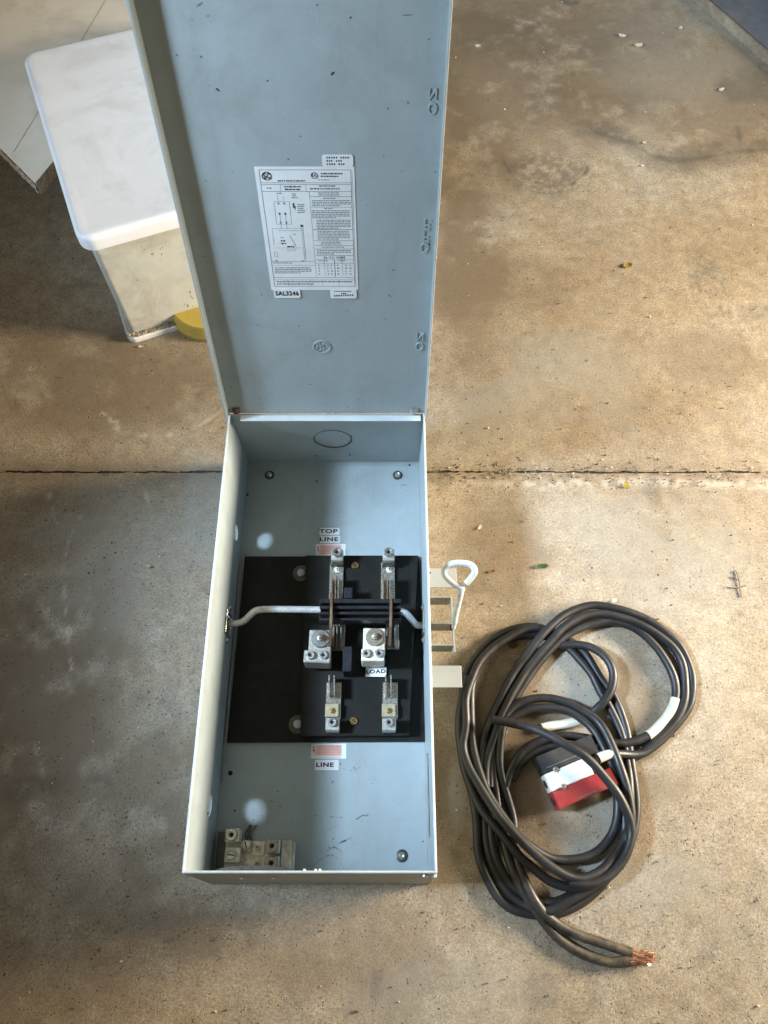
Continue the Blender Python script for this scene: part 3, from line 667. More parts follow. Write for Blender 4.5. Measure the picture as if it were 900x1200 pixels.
# wiring diagram
def box_out(a0, b0, a1, b1, mi=1):
    hl(b0, a0, a1, .0025, mi); hl(b1, a0, a1, .0025, mi); vl(a0, b0, b1, .0035, mi); vl(a1, b0, b1, .0035, mi)
box_out(.155, .255, .315, .43); words(.195, .186, .25, .198, 1, 0); words(.34, .190, .41, .232, 3, 1, True); words(.385, .27, .48, .345, 5, 1, True)
for a_ in (.20, .26): vl(a_, .262, .275, .02, 1); vl(a_, .340, .355, .018, 0); vl(a_, .21, .25, .003, 1); vl(a_, .355, .47, .0035, 1); vl(a_, .41, .425, .018, 1)
hl(.463, .10, .42, .0025, 1); hl(.482, .16, .42, .0025, 1); vl(.10, .463, .60, .003, 1); vl(.43, .44, .74, .004, 1); vl(.415, .46, .74, .003, 1); vl(.42, .435, .452, .03, 0)
words(.18, .53, .24, .545, 1, 1); words(.17, .555, .24, .60, 2, 0, True); words(.32, .505, .38, .52, 1, 1); hl(.625, .13, .40, .0025, 1); words(.24, .605, .36, .625, 1, 0); box_out(.24, .635, .33, .65)
add_poly(bm, [LP(.275, .52), LP(.281, .52), LP(.338, .608), LP(.330, .608)], 1); words(.09, .73, .14, .742, 1, 0); words(.38, .73, .44, .742, 1, 0); box_out(.09, .66, .12, .70)
add_poly(bm, [LP(.345, .27), LP(.362, .262), LP(.364, .290), LP(.376, .288), LP(.366, .325), LP(.364, .302), LP(.350, .304)], 0)   # bolt symbol
monogram(bm, lx0 + .115 * LW, ls1 - .066 * LH, .0052, 0, .00045, 1, lambda a, b: lidw(a, b, .0008))
add_tube(bm, [lidw(lx0 + .595 * LW + .0035 * math.cos(a), ls1 - .062 * LH + .0035 * math.sin(a), .0008) for a in np.linspace(0, 6.283, 21)], .0004, 5, cap=False)
text_mesh(bm, 'UL', LP(.595, .062), EX, LE, LN, .0042, .0001, bold=.0001)
build('label_print', bm, ['ink', 'greyink'], lid, 0)
def lid_sticker(u0, v0, u1, v1, s, hh, sizepx=None, tilt=0, lines=None):
    a = lidp(u0, v1); b = lidp(u1, v0); c = lidp(u1, v1); d = lidp(u0, v0)
    x0, x1, s0, s1 = (a[0] + d[0]) / 2, (b[0] + c[0]) / 2, a[1], b[1]
    bmL = bmesh.new(); pts = rounded(x1 - x0, s1 - s0, min(.003, (s1 - s0) * .25)); cx, cs = (x0 + x1) / 2, (s0 + s1) / 2
    add_prism(bmL, [lidw(cx + p, cs + q, hh) for p, q in pts], LN * .0003); build('sticker', bmL, 'label', lid, 0)
    return cx, cs, x1 - x0, s1 - s0
cx, cs, ww, hh_ = lid_sticker(321, 338, 352, 348.5, '', .0009)
bm = bmesh.new(); text_mesh(bm, 'SAL3246', lidw(cx, cs, .0013), EX, LE, LN, hh_ * .66, .0002, bold=.0003, sx=.80); build('sticker_print', bm, 'ink', lid, 0)
cx, cs, ww, hh_ = lid_sticker(387, 338.5, 418, 349, '', .0009)
bm = bmesh.new()
def lp2(x0, s0, x1, s1, h=.0013, mi=0): add_poly(bm, [lidw(x0, s0, h), lidw(x1, s0, h), lidw(x1, s1, h), lidw(x0, s1, h)], mi)
lp2(cx - ww * .35, cs + hh_ * .26, cx + ww * .3, cs + hh_ * .34)
for k in range(9):
    xx = cx - ww * .36 + k * ww * .085; lp2(xx, cs - hh_ * .3 + k * .00015, xx + ww * .05, cs - hh_ * .12 + k * .00015)
lp2(cx - .003, cs, cx + .004, cs + hh_ * .1)
build('sticker_print', bm, 'ink', lid, 0)
cx, cs, ww, hh_ = lid_sticker(377.5, 180.5, 414, 194.8, '', .0009)
bm = bmesh.new()
for k, (l, r_) in enumerate((('PPL--', 'PPLG'), ('CPW', 'LDL'), ('PTWG', 'JAM'))):
    yy = cs + hh_ * (.26 - k * .27)
    for j, ch in enumerate(l + ' ' + r_):
        if ch in ' ': continue
        xx = cx - ww * .36 + j * ww * .075
        for a, b in ((0, 0), (.5, .3)):
            if random.random() < .85: lp2(xx + ww * .02 * a, yy - hh_ * .07, xx + ww * (.02 + .015 * a) + .0008, yy + hh_ * .07)
        if random.random() < .7: lp2(xx, yy, xx + ww * .045, yy + hh_ * .04, .00135)
build('sticker_print', bm, 'ink', lid, 0)

# ------------------------------------------------------------------ stickers on the back panel and the board
def flat_sticker(u0, v0, u1, v1, z, parent, rad=.002, rot=0, mat='label', name='sticker'):
    x0, y0, x1, y1 = rect(u0, v0, u1, v1, z); cx, cy = (x0 + x1) / 2, (y0 + y1) / 2; c, s = math.cos(rot), math.sin(rot)
    bm = bmesh.new(); add_prism(bm, [(cx + p * c - q * s, cy + p * s + q * c, z) for p, q in rounded(x1 - x0, y1 - y0, rad)], (0, 0, .0003)); build(name, bm, mat, parent, 0)
    return cx, cy, x1 - x0, y1 - y0, z + .0004
def flat_text(s, r, parent, k=.95, dx=0, rot=0, bold=.0005, sx=1.1):
    k *= .78; sx *= 1.2; bold = .00036
    cx, cy, ww, hh, z = r; bm = bmesh.new(); c, s_ = math.cos(rot), math.sin(rot)
    text_mesh(bm, s, (cx + dx, cy, z), Vector((c, s_, 0)), Vector((-s_, c, 0)), EZ, hh * k, .0002, bold=bold, sx=sx); build('sticker_print', bm, 'ink', parent, 0)
r = flat_sticker(374.5, 618.7, 398, 627, .0063, bk, .0012); flat_text('TOP', r, bk, .95, -.002, sx=1.25)
r = flat_sticker(375, 628, 398.5, 636.5, .0063, bk, .0012); flat_text('LINE', r, bk, .95, -.002, sx=1.2)
def danger(u0, v0, u1, v1, z):
    cx, cy, ww, hh, z = flat_sticker(u0, v0, u1, v1, z, bk, .0015)
    bm = bmesh.new()
    def q(a0, b0, a1, b1, mi, dz=0): add_poly(bm, [(cx + (a0 - .5) * ww, cy + (.5 - b1) * hh, z + dz), (cx + (a1 - .5) * ww, cy + (.5 - b1) * hh, z + dz), (cx + (a1 - .5) * ww, cy + (.5 - b0) * hh, z + dz), (cx + (a0 - .5) * ww, cy + (.5 - b0) * hh, z + dz)], mi)
    q(.13, .10, .86, .82, 0)
    for k in range(6):
        x = .2
        while x < .84: w_ = random.uniform(.03, .09); q(x, .16 + k * .105, min(.85, x + w_), .205 + k * .105, 1, .0001); x += w_ + .02
    q(.20, .90, .84, .925, 1)
    pts = [(.055, .18), (.10, .16), (.085, .42), (.125, .42), (.09, .80), (.085, .52), (.04, .52)]
    add_poly(bm, [(cx + (a - .5) * ww, cy + (.5 - b) * hh, z + .0001) for a, b in pts], 1)
    build('warning_print', bm, ['pinkink', 'redink'], bk, 0)
danger(370, 637.5, 405, 653, .0063); danger(364.5, 871.5, 406, 889, .0063)
r = flat_sticker(369, 890.5, 397, 902.5, .0063, bk, .0015); flat_text('LINE', r, bk, .72, -.003, sx=1.2)

# ------------------------------------------------------------------ black boards
bm = bmesh.new(); a = P(287, 652, .02); b = P(266, 870, .02)
def board(bm, tl, tr, br, bl, z0, z1, bev=.0006):
    add_prism(bm, [(*P(*q, z1).xy, z0) for q in (tl, tr, br, bl)], (0, 0, z1 - z0), 0)
board(bm, (287, 652), (491, 652), (500, 869), (266, 870), .0066, .0115)
b1 = build('base_board', bm, 'board', sw, 0)
bm = bmesh.new(); board(bm, (358.5, 651), (490, 651), (479, 861), (352, 862), .0117, .030); b2 = build('switch_board', bm, 'board', sw, 0)
for (u, v) in ((353, 672), (349, 849)):
    bm = bmesh.new(); c = P(u, v, .0118); add_lathe(bm, c, (0, 0, 1), [(.0135, 0), (.0135, .0012), (.0062, .0014)], 26, 0, False); add_lathe(bm, c, (0, 0, 1), [(.0062, .001), (.0062, .0045), (.005, .0052), (0, .0052)], 20, 1, False)
    build('board_washer', bm, ['darksteel', 'tab'], b1)
for u, v in ((416, 663), (414.5, 845)): put(brass, 'board_screw', b2, u, v, .030, random.random() * 3)
r = flat_sticker(428.5, 781.5, 452.5, 793, .034, sw, .0015, R(-1)); flat_text('LOAD', r, sw, .66, 0, R(2))
bm = bmesh.new(); blk(bm, 429, 782, 452, 792.5, .030, .0335); build('sticker_pad', bm, 'plastic', sw)
# dust line on the board
# ------------------------------------------------------------------ line lugs at the top
def fin(bm, u0, v0, u1, v1, x_th, z0, z1, bev=.0004, mi=0):
    """thin upright blade running along the box between two measured points of its top edge"""
    a = P(u0, v0, z1); b = P(u1, v1, z1)
    d = (b - a); s = Vector((1, 0, 0)) * x_th / 2
    q = [Vector((a.x - x_th / 2, a.y, z0)), Vector((a.x + x_th / 2, a.y, z0)), Vector((b.x + x_th / 2, b.y, z0)), Vector((b.x - x_th / 2, b.y, z0))]
    add_prism(bm, q, (0, 0, z1 - z0), mi)
def top_terminal(ux):
    t = link('line_terminal', None, sw, P(ux, 680, .03))
    bm = bmesh.new(); blk(bm, ux - 9, 659, ux + 7, 706, .030, .0355, .0006); build('terminal_strap', bm, 'tin', t)
    bm = bmesh.new(); blk(bm, ux - 7, 643.5, ux + 7, 657, .031, .056, .0012); build('lug', bm, 'alu', t)
    put(sockB, 'set_screw', t, ux, 648.5, .055, .3)
    bm = bmesh.new(); blk(bm, ux - 7.5, 657.5, ux + 7, 662, .0356, .046, .0006); build('lug_foot', bm, 'darksteel', t)
    put(pan_small, 'strap_screw', t, ux + .5, 667.5, .0355, 1)
    for du, mt in ((-6, 'copper'), (-1.5, 'copper'), (1.5, 'tin')):
        bm = bmesh.new(); fin(bm, ux + du, 673, ux + du - .4, 702, .0016, .0356, .062); build('jaw_blade', bm, mt, t, 0)
pan_small = screw_mesh('pan', .0036, .004, 'alu_dirty')
top_terminal(395); top_terminal(455.5)
# bottom lugs
def bottom_terminal(ux):
    t = link('line_terminal', None, sw, P(ux, 830, .03))
    bm = bmesh.new(); blk(bm, ux - 8, 799.5, ux + 9.5, 842, .030, .036, .0006); build('terminal_strap', bm, 'tin', t)
    bm = bmesh.new(); blk(bm, ux - 9, 824.5, ux + 7, 840, .0362, .042, .0008); build('clamp_plate', bm, 'brassy', t)
    put(panS, 'clamp_screw', t, ux, 833, .042, 1)
    bm = bmesh.new(); blk(bm, ux - 8.5, 841, ux + 7.5, 856, .031, .052, .0012); build('lug', bm, 'alu', t)
    put(sockM, 'set_screw', t, ux - .5, 847, .052, .2)
    for du in (-4.5, 1.5):
        bm = bmesh.new(); fin(bm, ux + du, 791, ux + du + .2, 815, .0018, .0362, .056); build('jaw_blade', bm, 'tin', t, 0)
bottom_terminal(390); bottom_terminal(456.5)
# load blocks
def load_block(u, vt, dark=False):
    mt = 'alu_dirty' if dark else 'alu'
    t = link('load_terminal', None, sw, P(u, 757, .03))
    bm = bmesh.new(); blk(bm, u - 13, vt, u + 13, vt + 26, .045, .074, .0012, rot=R(-1)); build('pivot_block', bm, mt, t)
    bm = bmesh.new(); blk(bm, u - 19 + (4 if dark else 0), vt + 24, u + 12, vt + 38.5, .045, .0795, .0012, rot=R(-2 if not dark else 0)); build('lug_block', bm, mt, t)
    put(boltM_d if dark else boltM, 'pivot_bolt', t, u + 1, vt + 11, .0742)
    for k, du in enumerate((-11, 4)): put(sockM, 'set_screw', t, u + du + (2 if dark else 0), vt + 30.5, .0787, k + .3)
    bm = bmesh.new(); blk(bm, u - 11, vt + 36, u + 13, vt + 40.5, .031, .0445, .001); build('lug_foot', bm, 'darksteel', t)
    bm = bmesh.new(); blk(bm, u + 14, vt - 7, u + 29, vt + 24, .030, .0375, .0008); build('contact_base', bm, 'steel', t)
    for du in (16.5, 20, 24.5):
        bm = bmesh.new(); fin(bm, u + du, vt - 9, u + du - .5, vt + 20, .0016, .0378, .058); build('jaw_blade', bm, 'olive' if du > 19 else 'copper', t, 0)
boltM_d = screw_mesh('bolt', .0135, .013, 'boltbrown')
load_block(375, 738); load_block(438.5, 736, True)
# switch blades
for u in (387.5, 457.5):
    bm = bmesh.new(); a = P(u + .5, 690, .095); 
    p = [P(u + .6, 694, .098), P(u + .6, 712, .110), P(u, 735, .110), P(u - 1, 757, .080)]
    n = len(p); x_th = .0019
    vs = [bm.verts.new(q + Vector((sx * x_th, 0, dz))) for q in p for sx, dz in ((-1, 0), (1, 0), (1, -.02), (-1, -.02))]
    for k in range(n - 1):
        for j in range(4): bm.faces.new((vs[4 * k + j], vs[4 * k + (j + 1) % 4], vs[4 * k + 4 + (j + 1) % 4], vs[4 * k + 4 + j]))
    bm.faces.new(vs[:4]); bm.faces.new(vs[-4:])
    build('switch_blade', bm, 'copper', sw, 0)
# ribbed black crossbar
bm = bmesh.new(); blk(bm, 374.5, 701.5, 470, 728, .066, .084, .0008)
cb = build('crossbar', bm, 'plastic', sw)
for v0, v1, zz in ((702, 706.5, .104), (709.5, 713.5, .101), (716.5, 720, .100), (724, 727, .098)):
    for u0, u1 in ((374.5, 385.5), (391, 455), (460.5, 470)):
        bm = bmesh.new(); blk(bm, u0, v0, u1, v1, .083, zz, .0007); build('rib', bm, 'plastic', cb)
bm = bmesh.new(); blk(bm, 403, 688, 413, 701, .03, .06, .001); build('barrier_post', bm, 'navy', sw)
bm = bmesh.new(); blk(bm, 401.5, 757, 412, 787, .03, .065, .0012); build('barrier_post', bm, 'navy', sw)
# operating rod
bm = bmesh.new(); pts = catmull([Vector((X0 - .004, .352, .056)), P(283, 729, .068), P(297, 717.2, .087), P(305, 714.5, .091), P(322, 714, .092), P(376, 714.5, .093)], .003)
add_tube(bm, pts, .0050, 12); build('operating_rod', bm, 'rodmetal', sw)
bm = bmesh.new(); pts = catmull([P(469, 716, .093), P(476, 719, .090), P(484, 728, .074), P(490, 733, .062), Vector((X1 + .01, .352, .056))], .003)
add_tube(bm, pts, .0050, 12); build('operating_rod', bm, 'rodmetal', sw)
# bearing plates at both slots
for xs, sg in ((X0, 1), (X1, -1)):
    t = link('rod_bearing', None, sw, (xs + sg * .004, .352, .056))
    xa, xb = sorted((xs + sg * .0022, xs + sg * .0045))
    for y0, y1, z0, z1 in ((.334, .338, .038, .074), (.366, .370, .038, .074), (.338, .366, .070, .074), (.338, .366, .038, .042)):
        bm = bmesh.new(); add_box(bm, (xa, y0, z0), (xb, y1, z1), .0006); build('bearing_plate', bm, 'tin', t)
    bm = bmesh.new(); add_box(bm, (xs - sg * .004, .3382, .0422) if sg > 0 else (xs - .001, .3382, .0422), (xs + .001, .3658, .0698) if sg > 0 else (xs + .004, .3658, .0698), .0004); build('slot_light_block', bm, 'hole', t)  # block added to stop light coming through the slot
    for yy in (.327, .377):
        bm = bmesh.new(); add_lathe(bm, (xs + sg * .0022, yy, .056), (sg, 0, 0), [(.0045, 0), (.0045, .002), (.002, .004), (0, .004)], 14); build('bearing_screw', bm, 'tin', t)
# long wire clipped along the left wall and a thin bracket strip on the right wall
bm = bmesh.new(); add_tube(bm, [(X0 + .0055, .46, .012), (X0 + .0055, .13, .012)], .0012, 6); build('wall_seam', bm, 'olive', sw)
bm = bmesh.new(); add_box(bm, (X1 - .0035, .055, .07), (X1 - .0022, .16, .085), .0004); build('wall_bracket', bm, 'olive', sw)

# ------------------------------------------------------------------ ground bar in the corner
gb = link('ground_bar', None, sw, P(305, 1000, .006))
bm = bmesh.new(); blk(bm, 263, 987, 345, 1024, .0064, .016, .001); build('bar', bm, 'alu_dirty', gb)
bm = bmesh.new(); blk(bm, 254, 975, 264, 1024, .0064, .013, .0006); build('bar', bm, 'darksteel', gb)
bm = bmesh.new(); blk(bm, 329, 985, 341, 1024, .016, .024, .001); build('bar_end', bm, 'alu_dirty', gb)
for u, v, s, z, mt in ((272, 979, 8.2, .034, 'alu_dirty'), (272, 1002, 9, .034, 'alu_dirty'), (319.5, 992, 8.3, .036, 'alu'), (318.5, 1012, 8.6, .036, 'alu')):
    bm = bmesh.new(); blk(bm, u - s, v - s, u + s, v + s, .0162 if v > 986 else .0066, z, .0012, rot=R(random.uniform(-2, 2))); build('lug', bm, mt, gb)
    (put(sockB, 'set_screw', gb, u, v - .5, z - .001, .4) if not (u < 300 and v > 990) else put(slotM, 'set_screw', gb, u - 1, v, z, 2))
bm = bmesh.new(); blk(bm, 283, 985, 294, 998, .016, .022, .001); build('clamp', bm, 'alu_dirty', gb)
put(slotM, 'clamp_screw', gb, 288.5, 990.5, .022, .8)
bm = bmesh.new(); blk(bm, 295.5, 985.5, 310, 1003, .016, .0185, .0008); build('clamp', bm, 'alu_dirty', gb)
put(domeM, 'clamp_screw', gb, 302, 993, .0187); put(domeM, 'clamp_screw', gb, 301, 1012, .016); put(domeM, 'clamp_screw', gb, 288, 1015, .016)
bm = bmesh.new()
for k in range(7):
    a = P(292, 984, .010 + k * .001); add_tube(bm, catmull([a + Vector((random.uniform(-.004, .004), 0, 0)), P(292 + random.uniform(-4, 5), 975, .012), P(296 + random.uniform(-5, 6), 967, .008)], .003), .0010, 5)
build('wire_stub', bm, 'darksteel', gb)

# ------------------------------------------------------------------ handle outside the right wall
hd = link('handle', None, sw, P(530, 735, .08)); hz = .075
def straps(u0, v0, u1, v1, z0, z1): 
    x0, y0, x1, y1 = rect(u0, v0, u1, v1, z1); return x0, y0, x1, y1
zt = .085
xo = P(531, 735, zt).x
for v0 in (699, 730, 755):
    y = P(515, v0, zt).y; xe = P(529 if v0 < 710 else 532, v0, zt).x
    bm = bmesh.new(); add_box(bm, (X1 + .0012, y - .0018, zt - .030), (xe, y - .0002, zt), .0005); build('bracket_strap', bm, 'tab', hd)
    bm = bmesh.new(); add_box(bm, (X1 + .0012, y - .0028, zt - .030), (xe - .0010, y - .0020, zt - .0014), .0003); build('strap_dark_face', bm, 'boltgrey', hd)  # sheet added to darken the near face of the strap
bm = bmesh.new(); add_prism(bm, [P(528, 698, zt), P(530, 698, zt), P(534, 764, zt), P(532, 764, zt)], (0, 0, -.016)); build('bracket_strap', bm, 'tab', hd)
bm = bmesh.new(); add_lathe(bm, P(529.5, 735, zt - .005), (1, 0, 0), [(.005, -.003), (.005, .003)], 14); build('pivot_pin', bm, 'darksteel', hd)
pts = [P(531.5, 736, .085), P(533.5, 722, .098), P(537.5, 705, .112), P(540.5, 692, .122), P(541, 689, .124)]
# loop
loop = [P(541, 689, .124), P(530, 683, .130), P(521, 674, .136), P(521.5, 666, .140), P(530, 660.5, .144), P(541, 659.5, .146), P(552, 662, .144), P(556.5, 669, .140), P(553, 676, .135), P(546, 684, .130)]
bm = bmesh.new(); add_tube(bm, catmull(pts + loop[1:], .002), .0046, 12, rf=lambda t: .72 if t < .04 else 1); build('handle_rod', bm, 'handle', hd)
# two cream mounting tabs
for u1, v0, v1, z in ((535, 666, 688.5, .05), (541, 780, 805.5, .05)):
    x0, y0, x1, y1 = rect(498, v0, u1, v1, z); bm = bmesh.new(); add_box(bm, (X1 + .0005, y0, z - .0025), (x1, y1, z), .0004); build('mounting_tab', bm, 'tab', sw)
bm = bmesh.new(); c = P(504, 671, .0502); add_lathe(bm, c, (0, 0, 1), [(.0016, 0), (0, .0003)], 8, 0, False); build('rivet', bm, 'rust', sw)

# ------------------------------------------------------------------ cables
CR = .0064
cc = thing('cable_coil', 'tangled coil of heavy black rubber cable with white tape marks and a frayed copper end', 'cable', P(650, 880))
def LV(l): return CR + l * CR * 1.55
def cpath(pts, lvl=0.):
    out = []
    for q in pts:
        l = q[2] if len(q) > 2 else lvl; z = LV(l); out.append(P(q[0], q[1], z))
    return out
def cable(pts, lvl=0., mud=None, tapes=(), copper=None, name='cable', ends=None, **pr):
    path = catmull(cpath(pts, lvl), .006)
    sd = random.random() * 50
    path = [p + Vector((noise.noise(Vector((p.x * 28, p.y * 28, sd))), noise.noise(Vector((p.x * 28, p.y * 28, sd + 9))), 0)) * .0016 for p in path]
    for i in range(2): path = [path[0]] + [(path[k - 1] + path[k] * 2 + path[k + 1]) / 4 for k in range(1, len(path) - 1)] + [path[-1]]
    bm = bmesh.new(); add_tube(bm, path, CR, 14)
    n0 = len(path)
    o = build(name, bm, 'rubber', cc, 60, **pr)
    me = o.data; at = me.attributes.new('mud', 'FLOAT', 'POINT'); vals = []
    for k in range(len(me.vertices)):
        t = (k // 14) / (n0 - 1); vals.append((mud(t) if mud else .0))
    at.data.foreach_set('value', vals)
    for a, b, nm in tapes:
        pa, pb = P(*a, .01), P(*b, .01)
        ia = min(range(n0), key=lambda k: (path[k].xy - pa.xy).length); ib = min(range(n0), key=lambda k: (path[k].xy - pb.xy).length); ia, ib = sorted((ia, ib))
        bm = bmesh.new(); add_tube(bm, path[ia:ib + 1], CR * 1.10, 14, rf=lambda t: 1 + .03 * math.sin(t * 60)); build(nm, bm, 'tape', o, 60)
    return o, path
mudfn = lambda t: max(0, 1 - t / .11) * .9
A, pathA = cable([(740, 1117, 0), (720, 1111, 0), (695, 1102, 0), (668, 1092, .2), (645, 1078, .5), (630, 1060, 1.2), (618, 1040, 1.4), (608, 1015, .8), (603, 990, .4), (602, 965, .4), (599, 949, .3), (590, 919, .2), (585, 887, .3), (588, 860, .6),
           (595, 836, .8), (607, 824, .9), (625, 819, .9), (647, 819, .9), (664, 823, 1), (682, 832, 1.2), (700, 845, 1.5), (713, 865, 2), (727, 897, 2.4), (736, 927, 2), (740, 958, 1.6), (735, 985, 1.2), (722, 1010, .6), (700, 1044, .2), (673, 1063, 0), (646, 1072, 0),
           (612, 1070, 0), (588, 1057, 0), (570, 1026, 0), (561, 1002, 0), (559, 981, 0), (558, 955, .4), (551, 920, .8), (543, 880, .6), (540, 850, .2), (541, 825, 0), (545, 797, 0), (552, 779, 0), (563, 765, 0), (575, 752, 0), (590, 742, 0), (604, 736, 0), (620, 734, 0), (636, 736, 0), (658, 745, 0),
           (680, 760, 0), (692, 775, 0), (704, 795, 0), (715, 808, 0), (724, 825, 0), (731, 846, 0), (736, 866, 0), (741, 900, .2), (745, 930, .3), (745, 958, .3), (740, 985, .4), (727, 1010, .8), (708, 1030, 1.0), (688, 1041, 1.2), (664, 1039, 1.4), (643, 1031, 1.6), (625, 1018, 1.8), (607, 1002, 1.8), (593, 984, 1.6), (579, 967, 1.4), (565, 949, 1.2), (554, 927, 1), (545, 904, 1), (541, 880, 1.2), (538, 850, 1.2), (541, 820, 1.1), (549, 793, 1.1)], mud=mudfn)
B, pathB = cable([(737, 1126, 0), (715, 1128, 0), (692, 1122, 0), (668, 1110, 0), (650, 1096, 0), (637, 1080, .1), (622, 1058, .8), (608, 1036, 1), (598, 1012, .6), (591, 990, .2), (586, 960, 0), (582, 935, 0), (578, 900, 0), (578, 870, .3), (586, 850, .8),
           (600, 841, .9), (616, 832, .9), (639, 829, .9), (661, 832, .9), (679, 841, 1), (696, 855, 1.3), (709, 880, 1.7), (719, 905, 1.7), (724, 935, 1.2), (723, 962, .8), (713, 985, .6), (700, 998, .6), (683, 1006, .8), (660, 1008, 1.0), (640, 1004, 1.4), (623, 994, 1.8), (607, 980, 2), (593, 962, 2), (581, 945, 1.8), (569, 925, 1.6), (559, 898, 1.3), (554, 878, 1), (552, 855, .8), (551, 832, .7), (552, 805, .6), (558, 786, .4), (568, 768, .3), (583, 754, .3), (600, 747, .3), (618, 744, .2), (640, 746, 0), (664, 757, 0),
           (680, 774, .1), (694, 791, .2), (704, 811, .2), (715, 830, .1), (724, 848, 0), (730, 866, 0), (735, 892, .2), (738, 920, .6), (739, 950, .8), (733, 980, 1), (721, 1003, 1.3), (703, 1022, 1.8), (682, 1030, 2.2), (664, 1027, 2.6), (647, 1017, 2.8), (632, 1006, 2.8), (616, 991, 2.8), (600, 974, 2.6), (586, 958, 2.4), (572, 938, 2.1), (559, 917, 1.8), (549, 899, 1.6), (542, 877, 1.4), (546, 850, 1.6), (545, 820, 1.4), (552, 797, 1.2), (562, 776, 1.1), (575, 760, 1.0), (590, 750, 1.0), (612, 738.5, 1.0), (630, 736, .9), (650, 742, .4)], mud=mudfn)
C_, _ = cable([(600, 914, 0), (610, 894, 0), (628, 880, 0), (655, 874, 0), (700, 884, 0), (727, 890, 0), (745, 887, 0), (765, 872, .2), (782, 856, .3), (796, 839, .3), (803, 818, .3), (803, 797, .3), (798, 774, .4), (788, 758, .6), (773, 745, .8), (755, 734, 1.0), (733, 725, 1.1), (707, 719, 1.2), (683, 722, 1.4), (663, 733, 1.6), (648, 748, 1.6), (630, 768, 1.4), (616, 786, 1.0), (603, 808, .9), (591, 832, .8), (580, 858, .6), (571, 888, .4), (569, 918, .3), (574, 950, .3), (577, 985, .3), (586, 1015, .3), (601, 1038, .2), (622, 1054, .1), (648, 1058, .1), (672, 1048, .2), (694, 1034, .4), (716, 1012, .5), (731, 985, .6), (731, 950, .6)])
D_, _ = cable([(696, 891, 2.6), (706, 887, 2.6), (716, 884, 2.1), (735, 884, .8), (752, 884, .2), (775, 867, 0), (796, 846, 0), (807, 828, 0), (811.5, 811, 0), (811, 790, 0), (804, 770, 0), (794, 754, .2), (776, 738, .4), (756, 725, .6), (739, 718, .9), (721, 712.5, 1.0), (701, 709, 1), (682, 711.5, 1.1), (664, 719, 1.4), (648, 731, 1.7), (634, 745, 1.8), (620, 763, 1.6), (607, 781, 1.1), (595, 801, .8), (586, 820, .5), (577, 838, .3), (568, 860, .2), (564, 885, .2), (563, 915, .2), (567, 950, .1), (570, 985, .1), (579, 1020, 0), (594, 1044, 0), (614, 1060, .1), (640, 1068, .9), (664, 1056, 1.0), (690, 1042, .8), (712, 1025, .6), (728, 1000, .4), (732, 975, .3)],
            tapes=[((696, 891), (715, 884), 'tape_band')])
E_, _ = cable([(593, 922, .2), (598, 903, .3), (612, 881, .5), (635, 867, .8), (662, 862, .8), (700, 867, .7), (724, 871, .6), (746, 868, .4), (763, 860, .3), (776, 847, .2), (787, 832, .2), (792, 814, .2), (791, 797, .3), (783, 779, .4), (771, 761, .5), (756, 745, .6), (738, 733, .6), (714, 728, .6), (690, 732, .6), (669, 741, .7), (652, 754, .8), (634, 774, .6), (619, 793, .5), (606, 815, .3), (594, 837, .1), (583, 862, 0), (575, 892, 0), (574, 922, 0)],
            tapes=[((792, 817), (759, 862), 'tape_band')])
F_, _ = cable([(585, 850, 0), (596, 822, 0), (607, 798, 0), (620, 776, 0), (636, 760, 0), (656, 756, .3), (680, 756, .8), (694, 759, 1.2), (707, 767, 1.4), (716, 779, 1.5), (719, 793, 1.5), (716.5, 808, 1.5), (708, 822, 1.4), (697, 833, 1.0), (684, 842, .3), (668, 848, .1), (650, 850, 0), (635, 853, 0)],
            tapes=[((681, 843.5), (635, 853), 'tape_band')])
G_, _ = cable([(576, 844, 2.6), (588, 845, 2.7), (601, 848, 2.8), (617, 852, 3.1), (634, 858, 3.6), (655, 868, 4.2), (678, 881, 4.4), (692, 892, 4.2), (706, 907, 3.9), (723, 929, 3.6), (734, 950, 3.0), (740, 972, 2.2), (737, 995, 2.0), (724, 1017, 2.0), (706, 1032, 2.2), (685, 1037, 2.3), (667, 1034, 2.2)])
# frayed copper ends
bm = bmesh.new()
for base, d in ((pathA[0], pathA[0] - pathA[2]), (pathB[0], pathB[0] - pathB[2])):
    d = d.normalized()
    for k in range(90):
        a = random.random() * 6.28; rr = CR * .8 * math.sqrt(random.random()); x, y, _ = frame(d)
        s = base + (x * math.cos(a) + y * math.sin(a)) * rr; ln = random.uniform(.014, .030)
        sp = Vector((random.uniform(-.45, .45), random.uniform(-.45, .45), random.uniform(-.4, .35)))
        e1 = s + d * ln * .5 + sp * .004; e2 = s + d * ln + sp * .014
        e1.z = max(e1.z, .0012); e2.z = max(e2.z, .001)
        add_tube(bm, [s, e1, e2], .00062, 5, mi=k % 3 // 2)
build('copper_strands', bm, ['freshcopper', 'copper'], A, 60)

# ------------------------------------------------------------------ three-colour connector block in the coil
kb = thing('connector_block', 'black, white and red three-part connector block lying inside the cable coil', 'connector block', P(680, 920))
zk = .032
def kq(a, b, c, d, z0, z1, mat, name, bev=.0008):
    bm = bmesh.new(); add_prism(bm, [(*P(*q, z1).xy, z0) for q in (a, b, c, d)], (0, 0, z1 - z0), 0, bev); return build(name, bm, mat, kb)
